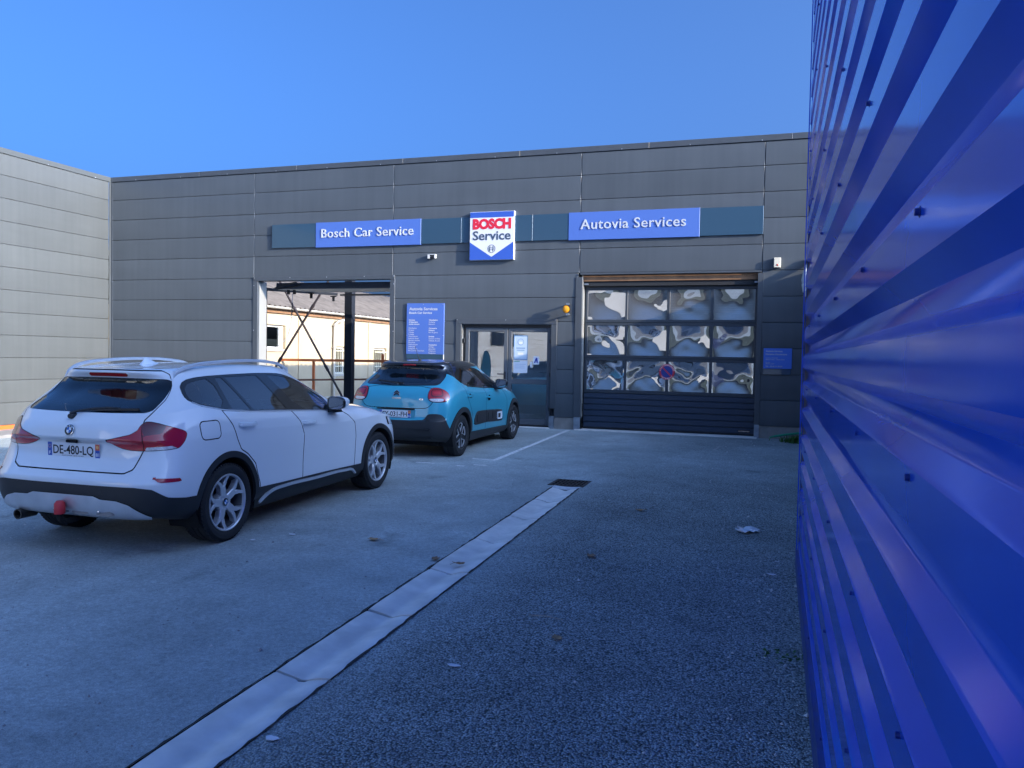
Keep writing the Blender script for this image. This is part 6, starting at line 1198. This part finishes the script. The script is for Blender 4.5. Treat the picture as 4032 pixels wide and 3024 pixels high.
for i, s in enumerate((-1, 1)):
    for dn, x, z in (('rear_door', .985, .915), ('front_door', 1.865, .852)):
        h_ = handle(doors[dn][i], x, z, .858, s, 'paint_turquoise'); lobj('handle_recess', MB().lathe([(0, 0), (.05, .001), (.062, .003)], lambda a, b, h: (x+.01+a*1.0, s*(.8635+h*.3), z-.012+b*.75), 20), 'gloss_black', h_, smooth=True)
    car_mirror(tc_, s, 2.22, .945, 1.065, 'gloss_black', 1.0, .10, .075)
    # air-filled door bumpers
    for dn, q in (('rear_door', [(1.20, .47), (1.225, .55), (1.30, .638), (1.40, .652), (1.725, .641), (1.735, .640), (1.735, .640), (1.735, .638), (1.735, .442), (1.735, .440), (1.735, .440), (1.725, .440), (1.30, .430), (1.22, .442)]), ('front_door', [(1.762, .440), (1.752, .440), (1.752, .440), (1.752, .442), (1.752, .638), (1.752, .640), (1.752, .640), (1.762, .640), (2.48, .612), (2.545, .575), (2.555, .43), (2.51, .402)])):
        pl = chaikin(q, 1); n_ = len(pl); cx, cz = sum(p[0] for p in pl)/n_, sum(p[1] for p in pl)/n_; mb = MB(); yb = .858
        def ring(k, y): return [(cx+(p[0]-cx)*k, s*y, cz+(p[1]-cz)*k) for p in pl]
        mb.v = ring(1, yb-.02)+ring(1, yb+.008)+ring(.95, yb+.016)+ring(.90, yb+.016); mb.f = [[j*n_+i2, j*n_+(i2+1)%n_, (j+1)*n_+(i2+1)%n_, (j+1)*n_+i2] for j in range(3) for i2 in range(n_)]+[[3*n_+i2 for i2 in range(n_)]]
        ab_ = lobj('door_bumper', mb, 'black_plastic', doors[dn][i], smooth=True)
        cap = ((1.30, 1.46), (1.52, 1.68)) if dn == 'rear_door' else ((1.80, 1.95), (2.02, 2.16))
        for a, b in cap[:1] if dn == 'rear_door' else cap:
            lobj('air_pad', MB().prism(rrect(a, b, .475, .60, .02), lambda p, d: (p[0], d, p[1]), s*(yb+.010), s*(yb+.024)), 'black_plastic', ab_)
    r_o = rrect(2.25, 2.49, .445, .575, .03); r_i = rrect(2.275, 2.425, .472, .548, .012); n_ = len(r_o); mb = MB(); y1_, y2_ = .870, .886
    mb.v = [(p[0], s*y1_, p[1]) for p in r_o]+[(p[0], s*y2_, p[1]) for p in r_o]+[(p[0], s*y2_, p[1]) for p in r_i]+[(p[0], s*y1_, p[1]) for p in r_i]; mb.f = [[j*n_+k, j*n_+(k+1)%n_, (j+1)*n_+(k+1)%n_, (j+1)*n_+k] for j in range(3) for k in range(n_)]; lobj('bumper_badge_ring', mb, 'badge_white', doors['front_door'][i])
    lobj('sill_highlight', MB().bar((1.08, s*.858, .352), (2.75, s*.856, .314), .01, .012), 'paint_turquoise', tc_)
# tailgate furniture
wp = lobj('wiper_arm', MB().tube([(.262, .02, 1.098), (.25, .03, 1.112), (.30, .20, 1.135), (.34, .36, 1.142)], .012, 8, r2=.008), 'black_plastic', tc_, smooth=True); lobj('wiper_blade', MB().bar((.285, -.06, 1.118), (.40, .42, 1.150), .014, .022), 'black_plastic', wp)
for k, dz in enumerate((.006, -.028)):
    w0 = .046+.004*k; q = [(-w0, .0), (0, .036), (w0, .0), (w0, -.020), (0, .016), (-w0, -.020)]
    lobj('chevron_badge', MB().prism(q, lambda p, d: (d+p[1]*.2+dz*.2, p[0], .978+dz+p[1]), .168, .21), 'chrome', tg); 
    q2 = [(a*.84, b*.8+.000) for a, b in q]; lobj('chevron_face', MB().prism(q2, lambda p, d: (d+p[1]*.2+dz*.2, p[0], .978+dz+p[1]+.0012), .1668, .18), 'gloss_black', tg)
def rear_text(s, y, z, x, size, wd, m, par, slant=0):
    vs, fs = text_mesh(s, size, .0010, .002); x0 = min(v[0] for v in vs); x1 = max(v[0] for v in vs); k = wd/(x1-x0); return lobj('lettering', ([(x-v[2]+v[1]*.15, y-((v[0]-x0)*k-wd/2), z+v[1]) for v in vs], fs), m, par)
rear_text('CITROËN', 0, .888, .158, .030, .145, 'chrome', tg); rear_text('C3', -.405, .878, .168, .032, .06, 'chrome', tg)
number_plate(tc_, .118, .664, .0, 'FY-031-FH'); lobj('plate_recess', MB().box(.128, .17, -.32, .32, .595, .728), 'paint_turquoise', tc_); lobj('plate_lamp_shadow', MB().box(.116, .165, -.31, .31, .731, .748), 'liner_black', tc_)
lobj('bumper_step', MB().cbox(.048, .075, -.60, .60, .442, .456, .003), 'alloy_dark', tc_); lobj('bumper_lip', MB().cbox(.085, .11, -.62, .62, .318, .332, .003), 'alloy_dark', tc_); lobj('tow_eye_cover', MB().lathe([(0, .001), (.024, .001), (.026, 0)], lambda a, b, h: (.068-h, -.55+a, .60+b), 16), 'black_plastic', tc_)
an = lobj('roof_antenna', MB().tube([(.975, 0, 1.45), (.93, 0, 1.50), (.86, 0, 1.59), (.79, 0, 1.69)], .007, 8, r2=.003), 'black_plastic', tc_, smooth=True); lobj('antenna_foot', MB().lathe([(0, .03), (.018, .022), (.03, .0), (.032, -.01)], lambda a, b, h: (.985+a*1.3, b, 1.457+h), 16), 'black_plastic', an, smooth=True)
place_car(tc_, C3_O, C3_HD)

# ------------------------------------------------------------------ small things lying about
mat('leaf_brown', (.30, .18, .10), .8, var=(40, .3)); mat('leaf_tan', (.42, .26, .13), .8, var=(40, .3)); mat('paper_litter', (.82, .83, .86), .8); mat('grit_white', (.72, .72, .70), .85); mat('grit_grey', (.30, .30, .31), .9); mat('weed_green', (.05, .13, .02), .7, var=(20, .4)); mat('twig_brown', (.45, .40, .33), .9)
def leaf_mesh(x, y, a, s, seed):
    rn = random.Random(seed); mb = MB(); out = []
    n = 14
    for k in range(n):
        t = 2*math.pi*k/n; r = s*(.62+.38*abs(math.cos(2.5*t)))*(1.25 if k == 0 else 1)*rn.uniform(.85, 1.1); out.append((r*math.cos(t), .75*r*math.sin(t)))
    c, q = math.cos(a), math.sin(a); zf = lambda u, v: gz(x, y)+.008+.22*s*((u/s)**2)*rn.uniform(.7, 1.1)+.30*s*abs(v/s)
    pts = [(x+u*c-v*q, y+u*q+v*c, zf(u, v)) for u, v in out]; mb.v = [(x, y, gz(x, y)+.006)]+pts+[(p[0], p[1], p[2]-.0025) for p in pts]+[(x, y, gz(x, y)+.0035)]
    mb.f = [[0, 1+k, 1+(k+1)%n] for k in range(n)]+[[2*n+1, 1+n+(k+1)%n, 1+n+k] for k in range(n)]+[[1+k, 1+n+k, 1+n+(k+1)%n, 1+(k+1)%n] for k in range(n)]
    return mb
LV = [(-3.25, 6.18, .055, 'leaf_tan', 'dry tan leaf on open asphalt beside the white car'), (-2.5, 5.79, .05, 'leaf_brown', 'brown leaf lying against the car-side edge of the drain channel'), (-2.27, 5.73, .045, 'leaf_brown', 'brown leaf lying inside the concrete drain channel'), (-1.37, 6.33, .055, 'leaf_brown', 'curled brown leaf on the coarse asphalt halfway along the channel'), (-1.29, 8.33, .05, 'leaf_tan', 'tan leaf on the asphalt in front of the drain grate'), (-1.15, 4.45, .04, 'leaf_tan', 'small tan leaf scrap on the coarse asphalt near the dry twig')]
for i, (x, y, s, m, lb) in enumerate(LV):
    t_ = thing('fallen_leaf', lb, 'leaf', (x, y, gz(x, y)), 'leaves fallen on the yard'); a = i*1.7; obj('leaf_blade', leaf_mesh(x, y, a, s, i), m, t_); obj('leaf_stalk', MB().tube([(x+s*.9*math.cos(a), y+s*.9*math.sin(a), gz(x, y)+.016), (x+s*1.7*math.cos(a+.3), y+s*1.7*math.sin(a+.3), gz(x, y)+.006)], .0016, 5), m, t_)
rn = random.Random(21); tm = MB(); tx_, ty_ = -.20, 7.73
def tis(a, b): 
    u, v = a-.5, b-.5; return (tx_+.17*u+.03*math.sin(9*v), ty_+.13*v+.05*u+.025*math.sin(8*u), gz(tx_, ty_)+.012+.022*abs(math.sin(7*u+2*v))*abs(math.cos(6*v+1))+.012*math.sin(15*u*v+1)**2)
tm.grid(tis, 14, 10); obj('crumpled_tissue', tm, 'paper_litter', smooth='all', label='crumpled white paper tissue lying on the asphalt near the blue wall', cat='tissue')
obj('dry_twig', MB().tube([(-1.42, 4.78, gz(0, 4.78)+.008), (-1.32, 4.785, gz(0, 4.78)+.014), (-1.2, 4.775, gz(0, 4.78)+.006)], .0032, 6).tube([(-1.32, 4.785, gz(0, 4.78)+.012), (-1.28, 4.82, gz(0, 4.8)+.008)], .002, 5), 'twig_brown', label='thin dry twig lying on the coarse asphalt', cat='twig')
PB = [(-4.2, 5.8, 'white paper scrap by the rear wheel of the white car'), (-4.0, 6.1, 'second white paper scrap beyond the rear wheel of the white car'), (-1.56, 3.88, 'torn white paper scrap on the coarse asphalt'), (.02, 6.3, 'white plastic strip by the foot of the blue wall'), (-1.99, 2.89, 'white paper scrap just beside the drain channel')]
for i, (x, y, lb) in enumerate(PB):
    rr = random.Random(i+50); q = [(x+.034*rr.uniform(.6, 1.2)*math.cos(k*1.05), y+.02*rr.uniform(.6, 1.2)*math.sin(k*1.05)) for k in range(6)]; mb = MB(); mb.prism(q, lambda p, d: (p[0], p[1], gz(p[0], p[1])+d+.12*abs(p[0]-x)), .005, .008); obj('paper_scrap', mb, 'paper_litter', label=lb, cat='litter', group='paper scraps on the yard')
def grit(n, seed, fx, m, s0, s1):
    rn = random.Random(seed); mb = MB()
    for _ in range(n):
        x, y = fx(rn); 
        if GUL-.02 < x+SH*y < GUR+.02 and y < 9.5: continue
        s = rn.uniform(s0, s1)*(1.8 if rn.random() < .06 else 1); z = gz(x, y); a = rn.uniform(0, 3.1); c, q = math.cos(a)*s, math.sin(a)*s; e = rn.uniform(.5, 1.0)
        mb.add([(x+c, y+q, z+.004), (x-q*e, y+c*e, z+.004), (x-c, y-q, z+.004), (x+q*e, y-c*e, z+.004), (x+.2*c, y+.1*q, z+.004+s*.9)], [(0, 1, 4), (1, 2, 4), (2, 3, 4), (3, 0, 4)])
    return mb
obj('grit', grit(420, 1, lambda r: (.2-abs(r.gauss(0, .7)), r.uniform(2.6, 15.6)), 0, .005, .011), 'grit_white', kind='stuff', label='scattered white grit along the foot of the blue wall')
obj('grit', grit(500, 2, lambda r: (r.uniform(-7, .1), 2.4+13*r.random()**1.2), 0, .004, .009), 'grit_white', kind='stuff', label='scattered white grit over the asphalt')
obj('grit', grit(600, 3, lambda r: (r.uniform(-7, .1), 2.4+9*r.random()**1.3), 0, .004, .009), 'grit_grey', kind='stuff', label='scattered grey grit over the asphalt')
def weed(x, y, n, h, seed):
    rn = random.Random(seed); mb = MB()
    for _ in range(n):
        a = rn.uniform(0, 6.28); l = h*rn.uniform(.5, 1.1); wd = .012*rn.uniform(.6, 1.4); bx, by = x+rn.gauss(0, .10), y+rn.gauss(0, .07); lean = rn.uniform(.2, .8); c, q = math.cos(a), math.sin(a); p = []
        for t in (0, .4, .75, 1): 
            ww = wd*(1-t)**.6+.0005; cx, cy, cz = bx+c*lean*l*t*t, by+q*lean*l*t*t, gz(x, y)+l*t*(1-.25*t); p += [(cx-q*ww, cy+c*ww, cz), (cx+q*ww, cy-c*ww, cz)]
        mb.add(p, [(0, 1, 3, 2), (2, 3, 5, 4), (4, 5, 7, 6)])
    return mb
t_ = thing('weed_tuft', 'tuft of green weeds growing at the corner by the hose', 'weeds', (.40, 15.75, gz(.4, 15.75))); obj('blades', weed(.42, 15.68, 150, .20, 4), 'weed_green', t_); obj('rosette', weed(.30, 15.80, 50, .10, 5), 'weed_green', t_)
t_ = thing('moss_tuft', 'low patch of moss at the foot of the blue wall', 'moss', (.15, 4.6, gz(.1, 4.6))); tag(obj('moss', weed(.15, 4.65, 40, .016, 6), 'weed_green', t_), kind='stuff')
